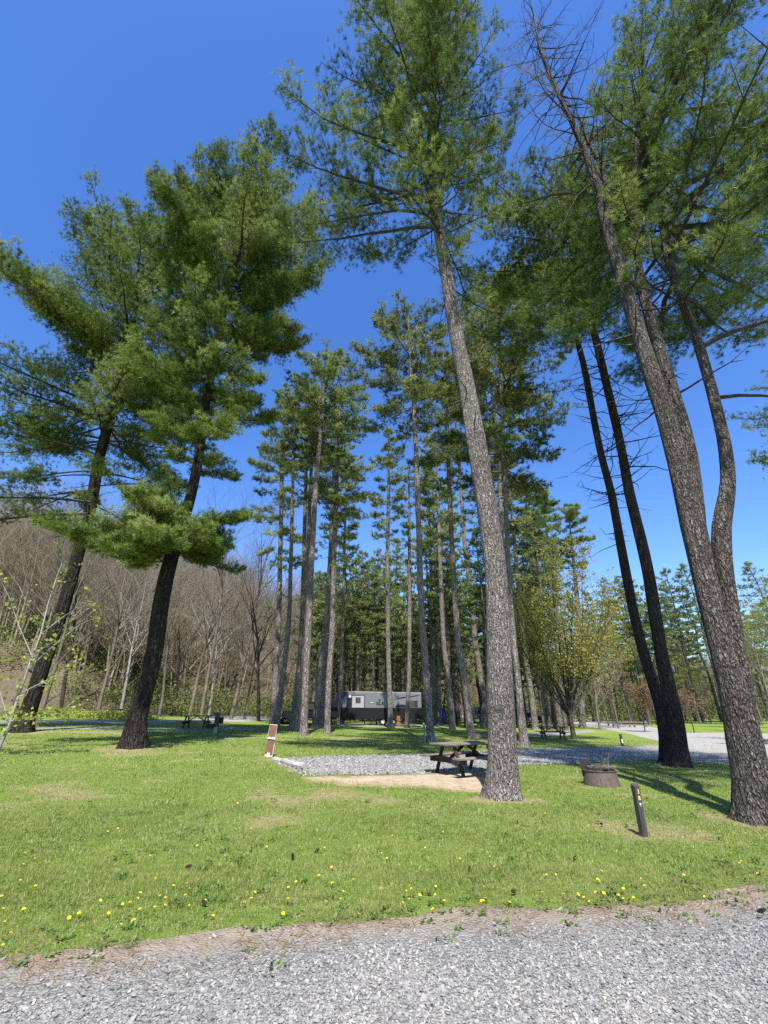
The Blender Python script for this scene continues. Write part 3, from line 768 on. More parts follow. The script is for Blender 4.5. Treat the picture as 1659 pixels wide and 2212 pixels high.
# twig spray on the dead top
r_ = RS(77); pf = trunk_path(ptr)
S0, S1, R0, R1 = [], [], [], []
for k in range(46):
    h = r_.uniform(hz(330), ptr[-1][2]); p = pf(h); az = r_.uniform(0, 2 * PI); L = 2.4 * (1.15 - .6 * (h - hz(330)) / (ptr[-1][2] - hz(330))) * r_.uniform(.5, 1.1)
    d = norm(np.array([math.cos(az), math.sin(az), r_.uniform(.2, .9)])); q = p; m = 6
    for j in range(m):
        d = norm(d + r_.normal(0, .12, 3)); q2 = q + d * L / m; S0.append(q); S1.append(q2); R0.append(.017 * (1 - j / m) + .003); R1.append(.017 * (1 - (j + 1) / m) + .003)
        for _ in range(4):
            e = norm(d + r_.normal(0, .5, 3)); l2 = L * .22 * r_.uniform(.4, 1.2); S0.append(q2); S1.append(q2 + e * l2); R0.append(.005); R1.append(.002)
            e2 = norm(e + r_.normal(0, .4, 3)); S0.append(q2 + e * l2 * .5); S1.append(q2 + e * l2 * .5 + e2 * l2 * .6); R0.append(.003); R1.append(.0015)
        q = q2
rt = [o for o in COL.objects if o.name.startswith('pine_tree') and 'dead bare top' in o.get('label', '')][0]
v2, q2 = segs_np(np.array(S0) - br, np.array(S1) - br, R0, R1, 3)
link('crown', raw_mesh('dead_crown', v2, quads=q2), M['deadlimb'], rt)

TWA = [(1468, 1658, 50), (1460, 1560, 46), (1446, 1490, 38), (1429, 1422, 33), (1415, 1330, 31), (1402, 1242, 29), (1380, 1150, 27), (1359, 1062, 25), (1345, 980, 21), (1322, 880, 20), (1302, 797, 19), (1284, 720, 17), (1267, 657, 14), (1245, 570, 12)]
TWB = [(1440, 1648, 36), (1434, 1566, 30), (1420, 1500, 29), (1393, 1422, 27), (1370, 1330, 24), (1353, 1242, 23), (1336, 1150, 21), (1320, 1062, 19), (1300, 990, 17), (1280, 890, 16), (1263, 797, 15), (1240, 710, 12)]
yt = ground_at(1468, 1658)[1]; ht = lambda v: H(v, yt)
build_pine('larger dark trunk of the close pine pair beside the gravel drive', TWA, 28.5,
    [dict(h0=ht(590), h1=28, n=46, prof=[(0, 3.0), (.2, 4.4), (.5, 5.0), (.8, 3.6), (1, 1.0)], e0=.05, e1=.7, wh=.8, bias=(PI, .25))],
    seed=31, mat='bark_half_shaded', K=16, nl=.19, nw=.0195, nseg=22, stub=[(0, ht(1080), ht(560), 130, .5, 2.6, .026)], tint=.02)
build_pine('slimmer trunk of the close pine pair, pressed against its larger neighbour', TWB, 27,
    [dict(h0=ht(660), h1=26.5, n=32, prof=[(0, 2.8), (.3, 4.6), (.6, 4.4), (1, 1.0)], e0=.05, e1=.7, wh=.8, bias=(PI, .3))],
    seed=37, mat='bark_half_shaded', K=16, nl=.19, nw=.0195, nseg=20, stub=[(0, ht(1150), ht(640), 70, .4, 1.7, .022)], tint=.02)

LEFTB = [(287, 1618, 56), (298, 1530, 48), (316, 1470, 44), (332, 1422, 42), (346, 1314, 40), (364, 1224, 36), (388, 1150, 30), (412, 1075, 25), (430, 985, 22), (440, 900, 20), (462, 780, 18), (485, 660, 16), (500, 560, 14), (498, 440, 10)]
yl = ground_at(287, 1618)[1]; hl = lambda v: H(v, yl)
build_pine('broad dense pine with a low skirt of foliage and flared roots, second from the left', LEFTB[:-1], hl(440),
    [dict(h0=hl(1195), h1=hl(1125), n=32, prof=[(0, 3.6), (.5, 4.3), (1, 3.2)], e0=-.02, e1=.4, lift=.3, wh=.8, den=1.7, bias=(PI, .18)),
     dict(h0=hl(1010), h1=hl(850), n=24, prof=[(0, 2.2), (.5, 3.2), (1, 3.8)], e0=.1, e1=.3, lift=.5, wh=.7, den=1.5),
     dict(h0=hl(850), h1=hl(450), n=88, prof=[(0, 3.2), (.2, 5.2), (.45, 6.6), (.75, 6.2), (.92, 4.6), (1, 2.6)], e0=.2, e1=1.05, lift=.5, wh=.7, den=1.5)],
    seed=41, mat='bark_shaded', K=16, nl=.19, nw=.0195, nseg=26, stub=[(0, hl(1320), hl(1250), 2, .3, .6, .03)], flare=.75, tint=.09)
LEFTA = [(45, 1583, 48), (60, 1540, 44), (97, 1422, 37), (136, 1314, 33), (167, 1206, 31), (200, 1075, 28), (213, 994, 26), (240, 895, 23), (262, 800, 19), (284, 715, 15), (298, 640, 11)]
ya = ground_at(45, 1583)[1]; ha = lambda v: H(v, ya)
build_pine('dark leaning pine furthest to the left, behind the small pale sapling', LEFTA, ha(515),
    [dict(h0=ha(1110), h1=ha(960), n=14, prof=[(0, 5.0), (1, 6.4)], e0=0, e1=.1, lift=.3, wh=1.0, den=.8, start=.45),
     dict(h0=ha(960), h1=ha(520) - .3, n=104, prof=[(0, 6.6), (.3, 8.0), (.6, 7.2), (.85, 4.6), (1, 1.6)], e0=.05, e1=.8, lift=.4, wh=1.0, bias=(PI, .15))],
    seed=43, mat='bark_shaded', K=16, nl=.195, nw=.0205, nseg=24, stub=[(0, ha(1150), ha(960), 14, .6, 2.6, .03)], tint=.05,
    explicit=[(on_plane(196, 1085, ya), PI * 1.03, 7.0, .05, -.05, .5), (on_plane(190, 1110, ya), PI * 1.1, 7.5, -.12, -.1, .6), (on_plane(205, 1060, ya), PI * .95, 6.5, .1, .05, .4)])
# --- the pine grove: each row [label, spec, v crown base, v top, radius, seed, branches]
GROVE = [
 ('pine whose trunk stands directly behind the brown and white marker board', [(588, 1567, 13), (595, 1470, 12), (602, 1357, 11), (608, 1077, 9), (610, 957, 8)], 1230, 835, 2.9, 34),
 ('grey pine crossing close on the right of the trunk behind the marker board', [(597, 1577, 13), (612, 1450, 12), (624, 1357, 10), (632, 1077, 7), (634, 950, 6)], 1040, 850, 2.2, 18),
 ('slim pine, left one of the cluster in front of the black pickup', [(629, 1577, 12), (645, 1450, 11), (652, 1357, 10), (660, 1077, 8), (662, 950, 6)], 1010, 840, 2.1, 18),
 ('slim pine, middle one of the cluster in front of the black pickup', [(641, 1579, 12), (655, 1450, 11), (661, 1357, 10), (669, 1077, 8), (676, 950, 6)], 990, 850, 2.0, 18),
 ('pale stout pine with splayed roots, frontmost of the cluster before the pickup', [(656, 1590, 17), (661, 1450, 15), (666, 1357, 14), (680, 1077, 11), (690, 960, 9), (696, 897, 7)], 930, 770, 2.4, 22),
 ('dark pine rising just right of the black pickup cab', [(680, 1571, 13), (692, 1450, 12), (704, 1357, 11), (714, 1197, 10), (722, 1000, 7)], 1180, 850, 2.4, 28),
 ('slender pine half hidden between the pickup and the camper nose', [(693, 1569, 10), (704, 1450, 9), (716, 1300, 8), (722, 1100, 6)], 1150, 900, 1.8, 18),
 ('pale pine standing alone on grass in front of the camper nose', [(707, 1585, 14), (710, 1470, 13), (718, 1357, 12), (722, 1197, 10), (728, 1036, 8), (734, 900, 6)], 1130, 775, 2.7, 34),
 ('thin dark pine rising against the camper entry side', [(730, 1566, 7), (738, 1450, 7), (742, 1300, 6), (745, 1150, 5)], 1250, 930, 1.9, 20),
 ('straight slim pine in front of the camper between its lettering and its rear window', [(844, 1573, 12), (840, 1450, 10), (838, 1357, 9), (837, 1197, 8), (840, 1036, 6)], 1190, 930, 2.1, 26),
 ('thin grey pine beside the red-brown marker board', [(879, 1572, 10), (884, 1450, 9), (885, 1300, 8), (884, 1130, 6)], 1250, 1010, 2.0, 18),
 ('tall pine with a dark foot beside the slim pale-topped post', [(932, 1605, 18), (925, 1530, 16), (921, 1467, 15), (916, 1386, 15), (912, 1357, 14), (906, 1197, 12), (900, 997, 10), (893, 857, 8), (885, 760, 6)], 930, 670, 3.2, 32),
 ('pale pine close behind the tall dark-footed one', [(941, 1566, 10), (938, 1450, 9), (935, 1386, 9), (930, 1200, 7)], 1210, 960, 2.2, 20),
 ('dark slim pine beside the blue upright shelter', [(950, 1567, 9), (948, 1450, 8), (944, 1300, 7), (938, 1150, 5)], 1200, 930, 2.2, 20),
 ('dark crooked pine on the shaded lawn right of the blue upright shelter', [(977, 1576, 12), (967, 1467, 11), (958, 1386, 10), (952, 1250, 9), (947, 1100, 7)], 1190, 960, 2.3, 22),
 ('pale leaning pine with a small brown fire ring at its foot', [(1019, 1597, 18), (1011, 1527, 15), (1000, 1450, 14), (988, 1386, 13), (986, 1340, 12), (975, 1157, 10), (967, 962, 8), (962, 850, 6)], 1050, 740, 3.0, 30),
 ('pale leaning pine partly hidden behind the nearest scaly trunk', [(1052, 1569, 15), (1040, 1470, 13), (1026, 1386, 12), (1020, 1300, 11), (1004, 1177, 9), (992, 997, 7)], 1010, 770, 2.6, 26),
 ('dark pine rising from the lawn just right of the nearest scaly trunk', [(1133, 1612, 20), (1124, 1530, 16), (1119, 1467, 14), (1109, 1386, 13), (1102, 1290, 12), (1097, 1197, 11), (1087, 957, 9), (1081, 780, 6)], 1040, 600, 4.0, 48),
 ('pale pine beside the parked vehicle with the blue kayak', [(1157, 1577, 14), (1148, 1500, 12), (1140, 1450, 11), (1131, 1386, 10), (1118, 1250, 9), (1108, 1130, 7)], 1220, 980, 3.0, 26),
 ('pale pine standing behind the picnic table under the budding tree', [(1201, 1567, 17), (1190, 1470, 13), (1180, 1386, 12), (1160, 1250, 10), (1145, 1130, 8)], 1200, 1030, 3.4, 28),
 ('slim pine between the budding tree and the start of the drive', [(1232, 1566, 11), (1222, 1470, 10), (1212, 1386, 9), (1195, 1250, 7)], 1240, 1050, 3.2, 26),
 ('pine with a pale foot at the far bend of the gravel drive', [(1258, 1574, 15), (1256, 1480, 12), (1254, 1386, 11), (1245, 1270, 9)], 1250, 1090, 2.8, 22),
 ('short leaning pine stem seen left of the nearest scaly trunk, low on the lawn', [(1041, 1570, 16), (1052, 1500, 13), (1062, 1420, 11), (1064, 1300, 9)], 1150, 880, 2.4, 24),
 ('pine rising behind the nearest scaly trunk with its crown to the right', [(1098, 1590, 13), (1094, 1450, 12), (1090, 1300, 10), (1078, 1000, 7)], 980, 640, 3.2, 34),
]
for i, (lab, spec, vb, vt, rad, nb) in enumerate(GROVE):
    Yb = ground_at(spec[0][0], spec[0][1])[1]
    h0, h1 = H(vb - 15, Yb), H(vt, Yb); rad *= 1.22; nb = int(nb * 1.3); sc_ = max(1.0, Yb / 30)
    spec = [(u, v, w * 1.1) for u, v, w in spec]
    build_pine(lab, spec, h1 - .3,
        [dict(h0=h0, h1=h1, n=nb, prof=[(0, rad * .7), (.2, rad * .95), (.5, rad), (.8, rad * .8), (1, .6)], e0=.02, e1=.8, lift=.35, wh=1.0, den=1.5),
         dict(h0=max(h0 - (h1 - h0) * .45, h0 * .55), h1=h0, n=6, prof=[(0, rad * .5), (1, rad * .75)], e0=-.15, e1=0, lift=.2, wh=1.0, den=.7, start=.45)],
        seed=100 + i, mat='bark_pine', K=9, nl=.24 * sc_ ** .5, nw=.042 * sc_ ** .5, den=.62, nseg=12, limb_ns=3, group='pines of the campground grove',
        stub=[(0, h0 * .4, h0, 14, .25, 1.3, .014)], needle='needle_far', flare=.4, dens_b=1.15)

# --- prototypes for the trees further back
def proto_pine(seed, Ht, h0, rad, nb):
    r_ = RS(seed); pts = [np.array([0, 0, -.2])]
    for k in range(1, 7): pts.append(np.array([r_.normal(0, .12) * k ** .6, r_.normal(0, .12) * k ** .6, Ht * k / 6]))
    pts = np.array(pts)
    root, _, _ = build_pine('proto', None, None,
        [dict(h0=h0, h1=Ht, n=nb, prof=[(0, rad * .6), (.25, rad * .95), (.5, rad), (.8, rad * .7), (1, .4)], e0=-.05, e1=.7, lift=.35, wh=1.2, den=1.0),
         dict(h0=h0 * .6, h1=h0, n=8, prof=[(0, rad * .5), (1, rad * .7)], e0=-.15, e1=0, lift=.2, wh=1.0, den=.5, start=.45)],
        seed=seed, mat='bark_far', K=6, nl=.30, nw=.085, den=.5, nseg=9, limb_ns=3, data=(np.zeros(3), pts, np.linspace(.27, .04, 7)), stub=[(0, h0 * .35, h0, 14, .3, 1.5, .018)], needle='needle_far', flare=.3)
    return root
protos = [proto_pine(201 + k, [24, 22, 26, 20, 23][k], [12, 9, 14, 7, 11][k], [3.3, 3.6, 3.1, 3.7, 3.4][k], [44, 52, 40, 56, 46][k]) for k in range(5)]
r_ = RS(301)
used = [False] * 5
def place_pine(x, y, label, s_, group, k=None):
    k = r_.randint(5) if k is None else k
    loc = (x, y, float(g(x, y)) - .05)
    o = protos[k]
    if used[k]: o = dup(protos[k])
    used[k] = True
    o.location = loc; o.rotation_euler = (r_.normal(0, .015), r_.normal(0, .015), r_.uniform(0, 2 * PI)); o.scale = (s_ * r_.uniform(.9, 1.1),) * 2 + (s_,)
    o['label'] = label; o['group'] = group; return o
spots = []
tries = 0
while len(spots) < 92 and tries < 6000:
    tries += 1
    y = r_.uniform(44, 96); x = r_.uniform(-9 - (y - 44) * .12, 19 + (y - 44) * .25)
    if 50.5 < y < 59 and -12.5 < x < 5.5: continue
    if y < 52 and -9 < x < 4: continue
    if any((x - a) ** 2 + (y - b) ** 2 < 3.4 for a, b in spots): continue
    if y < 78 and 9.5 < x < 19.5 and y < 66: 
        if r_.uniform() < .75: continue
    spots.append((x, y))
for (x, y) in spots:
    place_pine(x, y, 'straight dark pine in the crowded back rows of the grove behind the camper', r_.uniform(.8, 1.05), 'pines in the back rows of the grove')
for k in range(34):
    u = r_.uniform(1272, 1760); Yp = r_.uniform(72, 112); p = on_plane(u, 1540, Yp); 
    place_pine(p[0], Yp, 'distant pine of the dark row beyond the drive on the right', r_.uniform(.85, 1.2) * (1.0 if u > 1330 else .85), 'distant pines beyond the drive')
# pines standing right of the frame whose boughs reach in
for (u, v, Yp, Ht, rad, lab, sd) in [(2170, 1640, 24, 27, 6.0, 'pine outside the right edge with layered boughs reaching in at mid height', 61)]:
    p = on_plane(u, 1560, Yp); bb = np.array([p[0], Yp, float(g(p[0], Yp))])
    build_pine(lab, None, None, [dict(h0=Ht * .36, h1=Ht, n=56, prof=[(0, rad * .8), (.3, rad), (.6, rad * .85), (1, .7)], e0=0, e1=.7, lift=.4, wh=1.1, bias=(PI, .15))],
        seed=sd, mat='bark_right', K=10, nl=.19, nw=.028, data=(bb, np.array([bb - [0, 0, .1], bb + [-.3, 0, Ht * .5], bb + [-.4, 0, Ht]]), np.array([.36, .26, .05])))

# --- bare and budding deciduous trees
def bare_tree(seed, Ht, r0, lev=4, up=.55, spread=.55, trunk_frac=.5, nchild=(7, 6, 5, 4), lean=0.0, vase=False, leader=True):
    r_ = RS(seed); S = []; tips = []
    def grow(p, d, L, r, level):
        m = 7 if level == 0 else (5 if level == 1 else 3)
        q = p; pr = r
        ch = nchild[level] if level < lev - 1 else 0
        nodes = []
        for j in range(m):
            d = d + r_.normal(0, .05 if level == 0 else .13, 3) + np.array([0, 0, .05 * up if level else 0]); d = d / np.linalg.norm(d)
            q2 = q + d * L / m; r2 = r * (1 - .85 * (j + 1) / m) + .0025
            S.append((q, q2, pr, r2, level)); nodes.append((q2, d.copy(), r2)); q, pr = q2, r2
        if level >= lev - 2: tips.append(q); tips.append((p + q) / 2)
        for c in range(ch):
            f = r_.uniform(trunk_frac if level == 0 else .2, 1.0); k = min(m - 1, int(f * m)); b, bd, br_ = nodes[k]
            az = r_.uniform(0, 2 * PI); o = np.array([math.cos(az), math.sin(az), r_.normal(.25, .3)]); o -= bd * np.dot(o, bd); o /= np.linalg.norm(o)
            nd = bd * (1 - spread) + o * spread + np.array([0, 0, up * .35]); nd /= np.linalg.norm(nd)
            grow(b - bd * L / m * r_.uniform(0, 1), nd, L * r_.uniform(.38, .62) * (1.15 - .35 * f if level == 0 else 1), max(br_ * .62, .004), level + 1)
    d0 = norm(np.array([lean, r_.normal(0, .04), 1.0]))
    grow(np.array([0, 0, -.1]), d0, Ht, r0, 0)
    return S, np.array(tips)

def seg_mesh(S, nm='trunk', mink=1.0):
    P0 = np.array([s_[0] for s_ in S]); P1 = np.array([s_[1] for s_ in S]); r0 = np.array([s_[2] for s_ in S]) * mink; r1 = np.array([s_[3] for s_ in S]) * mink
    big = np.array([s_[4] <= 1 for s_ in S])
    Va, Qa = segs_np(P0[big], P1[big], r0[big], r1[big], 6); Vb, Qb = segs_np(P0[~big], P1[~big], np.maximum(r0[~big], .004), np.maximum(r1[~big], .003), 3)
    return raw_mesh(nm, np.concatenate([Va, Vb]), quads=np.concatenate([Qa, Qb + len(Va)]), smooth=True)

def leaf_mesh(tips, per, size, jit, seed, nm='crown', droop=.0):
    r_ = RS(seed); idx = np.repeat(np.arange(len(tips)), per); n = len(idx)
    c = tips[idx] + r_.normal(0, jit, (n, 3))
    a = norm(r_.normal(0, 1, (n, 3)) + np.array([0, 0, -droop])); b = norm(np.cross(a, r_.normal(0, 1, (n, 3))))
    L = size * r_.uniform(.6, 1.3, (n, 1)); W = L * .45
    V = np.stack([c, c + a * L * .5 + b * W, c + a * L, c + a * L * .5 - b * W], 1).reshape(-1, 3)
    tn = np.clip(r_.uniform(0, 1, len(tips))[idx] * .6 + r_.uniform(0, .4, n), 0, 1)
    return raw_mesh(nm, V, quads=np.arange(4 * n).reshape(-1, 4), attr={'tint': tn})

def tree_thing(name, label, cat, loc, S, mat, tips=None, leaf=None, group=None, rz=0, **kw):
    root = thing(name, label, cat, loc, rz, group)
    link('trunk', seg_mesh(S), M[mat], root)
    if leaf: link('crown', leaf_mesh(tips, *kw['lv']), M[leaf], root)
    return root

# edge-of-wood trees on the left, individually placed
edge_protos = []
for k, (mat, leaf) in enumerate([('bare', None), ('bare_pale', None), ('bare', 'olive'), ('bare_dark', None), ('bare', 'spring'), ('bare', None)]):
    S, tips = bare_tree(400 + k, [15, 17, 14, 16, 12, 18][k], [.2, .19, .17, .22, .15, .2][k], 4, .6, .5, .3, (14, 7, 5, 3), lean=[.03, -.05, .05, -.02, -.06, .06][k])
    edge_protos.append(tree_thing('bare_tree', 'x', 'bare tree', (0, 0, 0), S, mat, tips, leaf, 'bare trees along the foot of the hill', lv=(2, .10, .3, 500 + k)))
eused = [False] * 6
LBL = ['grey leafless tree at the foot of the wooded hill', 'whitish leafless sycamore-like tree at the foot of the wooded hill', 'olive budding tree at the foot of the wooded hill', 'dark leafless tree at the foot of the wooded hill', 'pale green budding tree at the foot of the wooded hill', 'tall grey leafless tree leaning at the foot of the wooded hill']
r_ = RS(330)
fixed = [(262, 1533, 1, 1.0, 58), (210, 1545, 0, 1.0, 46), (410, 1540, 0, 1.05, 52), (435, 1543, 5, 1.1, 50), (452, 1540, 1, .9, 55), (500, 1541, 5, 1.1, 53), (530, 1538, 0, .95, 56), (130, 1540, 3, 1.0, 52), (90, 1540, 0, 1.1, 48), (560, 1545, 3, .9, 50), (345, 1538, 2, 1.0, 55), (20, 1535, 5, 1.1, 50), (300, 1535, 4, .9, 60), (600, 1540, 2, 1.0, 62), (680, 1540, 0, 1.0, 68), (480, 1535, 2, 1.0, 64), (160, 1535, 2, 1.0, 60), (230, 1535, 5, .95, 64), (380, 1535, 3, .85, 63)]
for (u, v, k, s_, Yp) in fixed:
    p = on_plane(u, v, Yp); x, y = p[0], Yp
    o = edge_protos[k] if not eused[k] else dup(edge_protos[k]); eused[k] = True
    o.location = (float(x), float(y), float(g(x, y) + hillh(x, y)) - .05); o.rotation_euler = (0, 0, r_.uniform(-.5, .5)); o.scale = (s_,) * 3; o['label'] = LBL[k]
for i in range(78):
    y = r_.uniform(60, 100); x = -30 - (y - 62) * .1 + r_.uniform(-46, 34); k = r_.randint(6)
    d = (x + 30) * -0.83 + (y - 62) * 0.55
    if d < -1: continue
    o = dup(edge_protos[k]); s_ = r_.uniform(.65, 1.1)
    o.location = (float(x), float(y), float(g(x, y) + hillh(x, y)) - .1); o.rotation_euler = (0, 0, r_.uniform(0, 6)); o.scale = (s_,) * 3; o['label'] = LBL[k]

# far woods covering the hill: one mass
pr = []
for k in range(6):
    S, tips = bare_tree(600 + k, 15, .15, 4, .6, .5, .2, (11, 6, 4, 2))
    pr.append((np.array([s_[0] for s_ in S]), np.array([s_[1] for s_ in S]), np.array([s_[2] for s_ in S]), np.array([s_[3] for s_ in S]), np.array([s_[4] for s_ in S])))
A0, A1, B0, B1, TT = [], [], [], [], []
r_ = RS(640); cnt = 0
while cnt < 1450:
    y = 64 + 260 * r_.uniform(0, 1) ** 1.4; x = r_.uniform(-.95 * y - 10, 20 + .12 * y)
    d = (x + 30) * -0.83 + (y - 62) * 0.55
    if d < 3: continue
    k = r_.randint(6); a = r_.uniform(0, 2 * PI); s_ = r_.uniform(.75, 1.25)
    rot = np.array([[math.cos(a), -math.sin(a), 0], [math.sin(a), math.cos(a), 0], [0, 0, 1]]) * s_
    off = np.array([x, y, float(g(x, y) + hillh(x, y)) - .3])
    p0, p1, q0, q1, lv = pr[k]
    keep = (lv < 3) | (r_.uniform(0, 1, len(lv)) < (1.0 if y < 150 else .6))
    A0.append(p0[keep] @ rot.T + off); A1.append(p1[keep] @ rot.T + off); f = (.8 + y / 150.0)
    B0.append(np.maximum(q0[keep] * s_, .008 * f)); B1.append(np.maximum(q1[keep] * s_, .006 * f))
    tb = r_.beta(2, 2); TT.append(np.clip(np.full(keep.sum(), tb * .7) + r_.normal(0, .1, keep.sum()) + (.35 if r_.uniform() < .12 else 0), 0, 1)); cnt += 1
A0 = np.concatenate(A0); A1 = np.concatenate(A1); B0 = np.concatenate(B0); B1 = np.concatenate(B1); TT = np.concatenate(TT)
v2, q2 = segs_np(A0, A1, B0, B1, 3)
kind(link('hillside_woods', raw_mesh('hillside_woods', v2, quads=q2, attr={'tint': np.repeat(TT, 3)}), M['hilltwig']), 'stuff')

def far_belt(nm, places, seed, kmin):
    r_ = RS(seed); A0, A1, B0, B1, TT = [], [], [], [], []
    for (x, y, s_) in places:
        p0, p1, q0, q1, lv = pr[r_.randint(6)]; a = r_.uniform(0, 2 * PI)
        rot = np.array([[math.cos(a), -math.sin(a), 0], [math.sin(a), math.cos(a), 0], [0, 0, 1]]) * s_
        off = np.array([x, y, float(g(x, y) + hillh(x, y)) - .3]); k = lv < 3 if kmin else lv < 9
        A0.append(p0[k] @ rot.T + off); A1.append(p1[k] @ rot.T + off); B0.append(np.maximum(q0[k] * s_, .018)); B1.append(np.maximum(q1[k] * s_, .014)); TT.append(np.clip(np.full(k.sum(), r_.uniform(.1, .7)), 0, 1))
    v2, q2 = segs_np(np.concatenate(A0), np.concatenate(A1), np.concatenate(B0), np.concatenate(B1), 3)
    kind(link(nm, raw_mesh(nm, v2, quads=q2, attr={'tint': np.repeat(np.concatenate(TT), 3)}), M['hilltwig']), 'stuff')
pl = []
for k in range(330):
    u = r_.uniform(820, 1850); Yp = r_.uniform(118, 175); pl.append((float(on_plane(u, 1540, Yp)[0]), Yp, r_.uniform(.6, 1.0)))
far_belt('far_woods', pl, 645, False)
# undergrowth: budding brush along the foot of the hill and behind the grove
r_ = RS(650)
C = []; 
for i in range(640):
    if i < 230:
        y = r_.uniform(58, 84); x = -30 - (y - 62) * .1 + r_.uniform(-34, 40)
    else:
        y = r_.uniform(95, 150); x = r_.uniform(-.2, .95) * y
    hh = r_.uniform(1.2, 4.5) if i < 230 else r_.uniform(3, 8); n = int(60 + hh * 30)
    c = r_.normal(0, 1, (n, 3)) * np.array([hh * .45, hh * .45, hh * .28]) + np.array([x, y, float(g(x, y) + hillh(x, y)) + hh * .5]); C.append(c)
C = np.concatenate(C)
kind(link('undergrowth', leaf_mesh(C, 2, .22, .25, 651, 'undergrowth'), M['olive']), 'stuff')
# bright low weeds along the far lane
C = []
for i in range(90):
    u = r_.uniform(60, 330); p = on_plane(u, 1545, r_.uniform(40, 50)); x, y = p[0], p[1]
    n = 26; C.append(r_.normal(0, 1, (n, 3)) * np.array([.5, .5, .16]) + np.array([x, y, float(g(x, y)) + .25]))
kind(link('weeds', leaf_mesh(np.concatenate(C), 2, .16, .1, 655, 'weeds'), M['spring']), 'stuff')

# leafy and budding trees on the right and in the grove
right_protos = []
for k, (mat, leaf, Ht) in enumerate([('bare_dark', 'gold', 13), ('bare', 'spring', 12), ('bare', 'olive', 14), ('bare', 'gold', 11)]):
    S, tips = bare_tree(700 + k, Ht, .15, 4, .7, .45, .2, (12, 6, 4, 3))
    right_protos.append(tree_thing('budding_tree', 'x', 'budding tree', (0, 0, 0), S, mat, tips, leaf, 'budding trees round the drive', lv=(4, .15, .3, 720 + k)))
rl = ['budding tree with gold leaves beyond the pine rows', 'budding tree with bright green leaves beyond the pine rows', 'budding tree with dull olive leaves beyond the pine rows', 'short budding tree with gold leaves beyond the pine rows']
ru = [False] * 4
for (u, Yp, k, s_) in [(1330, 62, 1, .85), (1365, 66, 0, .8), (1290, 58, 3, .9), (1310, 72, 1, .9), (1400, 84, 2, .8), (1180, 62, 2, .9), (1225, 70, 0, .9), (1150, 74, 2, .95), (1110, 80, 1, .9), (1480, 88, 0, .7), (1530, 84, 1, .6), (1560, 96, 2, .7), (1620, 62, 2, .8), (1665, 48, 1, .75), (1640, 74, 2, 1.0), (1710, 60, 2, .95), (1000, 88, 2, .9), (900, 90, 1, .9), (820, 86, 2, .9), (770, 80, 2, .9), (740, 84, 1, .8), (860, 78, 2, .85), (960, 76, 1, .8), (1450, 92, 2, .8), (1060, 78, 2, .8)]:
    p = on_plane(u, 1540, Yp); o = right_protos[k] if not ru[k] else dup(right_protos[k]); ru[k] = True
    o.location = (float(p[0]), float(Yp), float(g(p[0], Yp) + hillh(p[0], Yp)) - .05); o.rotation_euler = (0, 0, r_.uniform(0, 6)); o.scale = (s_,) * 3; o['label'] = rl[k]
for k in range(34):                                # leafless trees closing the view on the right and behind the grove
    u = r_.uniform(700, 1760); Yp = r_.uniform(88, 125); p = on_plane(u, 1540, Yp); kk = r_.randint(6); o = dup(edge_protos[kk])
    o.location = (float(p[0]), float(Yp), float(g(p[0], Yp) + hillh(p[0], Yp)) - .05); o.rotation_euler = (0, 0, r_.uniform(0, 6)); o.scale = (r_.uniform(.7, 1.0),) * 3
    o['label'] = LBL[kk].replace('at the foot of the wooded hill', 'in the far belt of woods behind the campground'); o['group'] = 'leafless trees in the far belt of woods'

# the vase-shaped budding tree behind the right-hand picnic table
p = ground_at(1240, 1597); r_ = RS(740); S = []; tips = []
fork = np.array([0, 0, 1.5]); S.append((np.array([0, 0, -.1]), fork * .55, .19, .155, 0)); S.append((fork * .55, fork, .155, .15, 0))
for k in range(15):
    az = k * 2.4 + r_.normal(0, .2); tilt = r_.uniform(.10, .42); d = norm(np.array([math.cos(az) * math.sin(tilt) * 1.15, math.sin(az) * math.sin(tilt) * 1.15, math.cos(tilt)])); d = norm(d + np.array([math.cos(az), math.sin(az), 0]) * .35)
    L = r_.uniform(8.5, 13.0) * (1 - .45 * tilt); q = fork + np.array([0, 0, r_.uniform(-.4, .9)]); r0 = .075; m = 14
    for j in range(m):
        d = norm(d + r_.normal(0, .045, 3) + np.array([0, 0, .07])); q2 = q + d * L / m; S.append((q, q2, r0 * (1 - .92 * j / m), r0 * (1 - .92 * (j + 1) / m), 1))
        if j > 0:
            for c in range(3):
                e = norm(d * .75 + r_.normal(0, .42, 3)); l2 = L * .13 * r_.uniform(.5, 1.3); q3 = q2
                for z_ in range(3):
                    e = norm(e + r_.normal(0, .12, 3) + np.array([0, 0, .08])); q4 = q3 + e * l2 / 2; S.append((q3, q4, .013 - .003 * z_, .01 - .003 * z_, 2)); q3 = q4; tips.append(q3)
                    f_ = norm(e + r_.normal(0, .5, 3)); S.append((q3, q3 + f_ * l2 * .35, .006, .003, 3)); tips.append(q3 + f_ * l2 * .35)
        q = q2
root = thing('budding_tree', 'vase-shaped budding tree with many upright stems beside the right-hand picnic table', 'budding tree', p)
link('trunk', seg_mesh(S), M['bare_dark'], root)
tips = np.array(tips); tips = tips[(tips[:, 2] > 4) | (r_.uniform(0, 1, len(tips)) < .4)]
link('crown', leaf_mesh(tips, 6, .125, .14, 741), M['gold'], root)

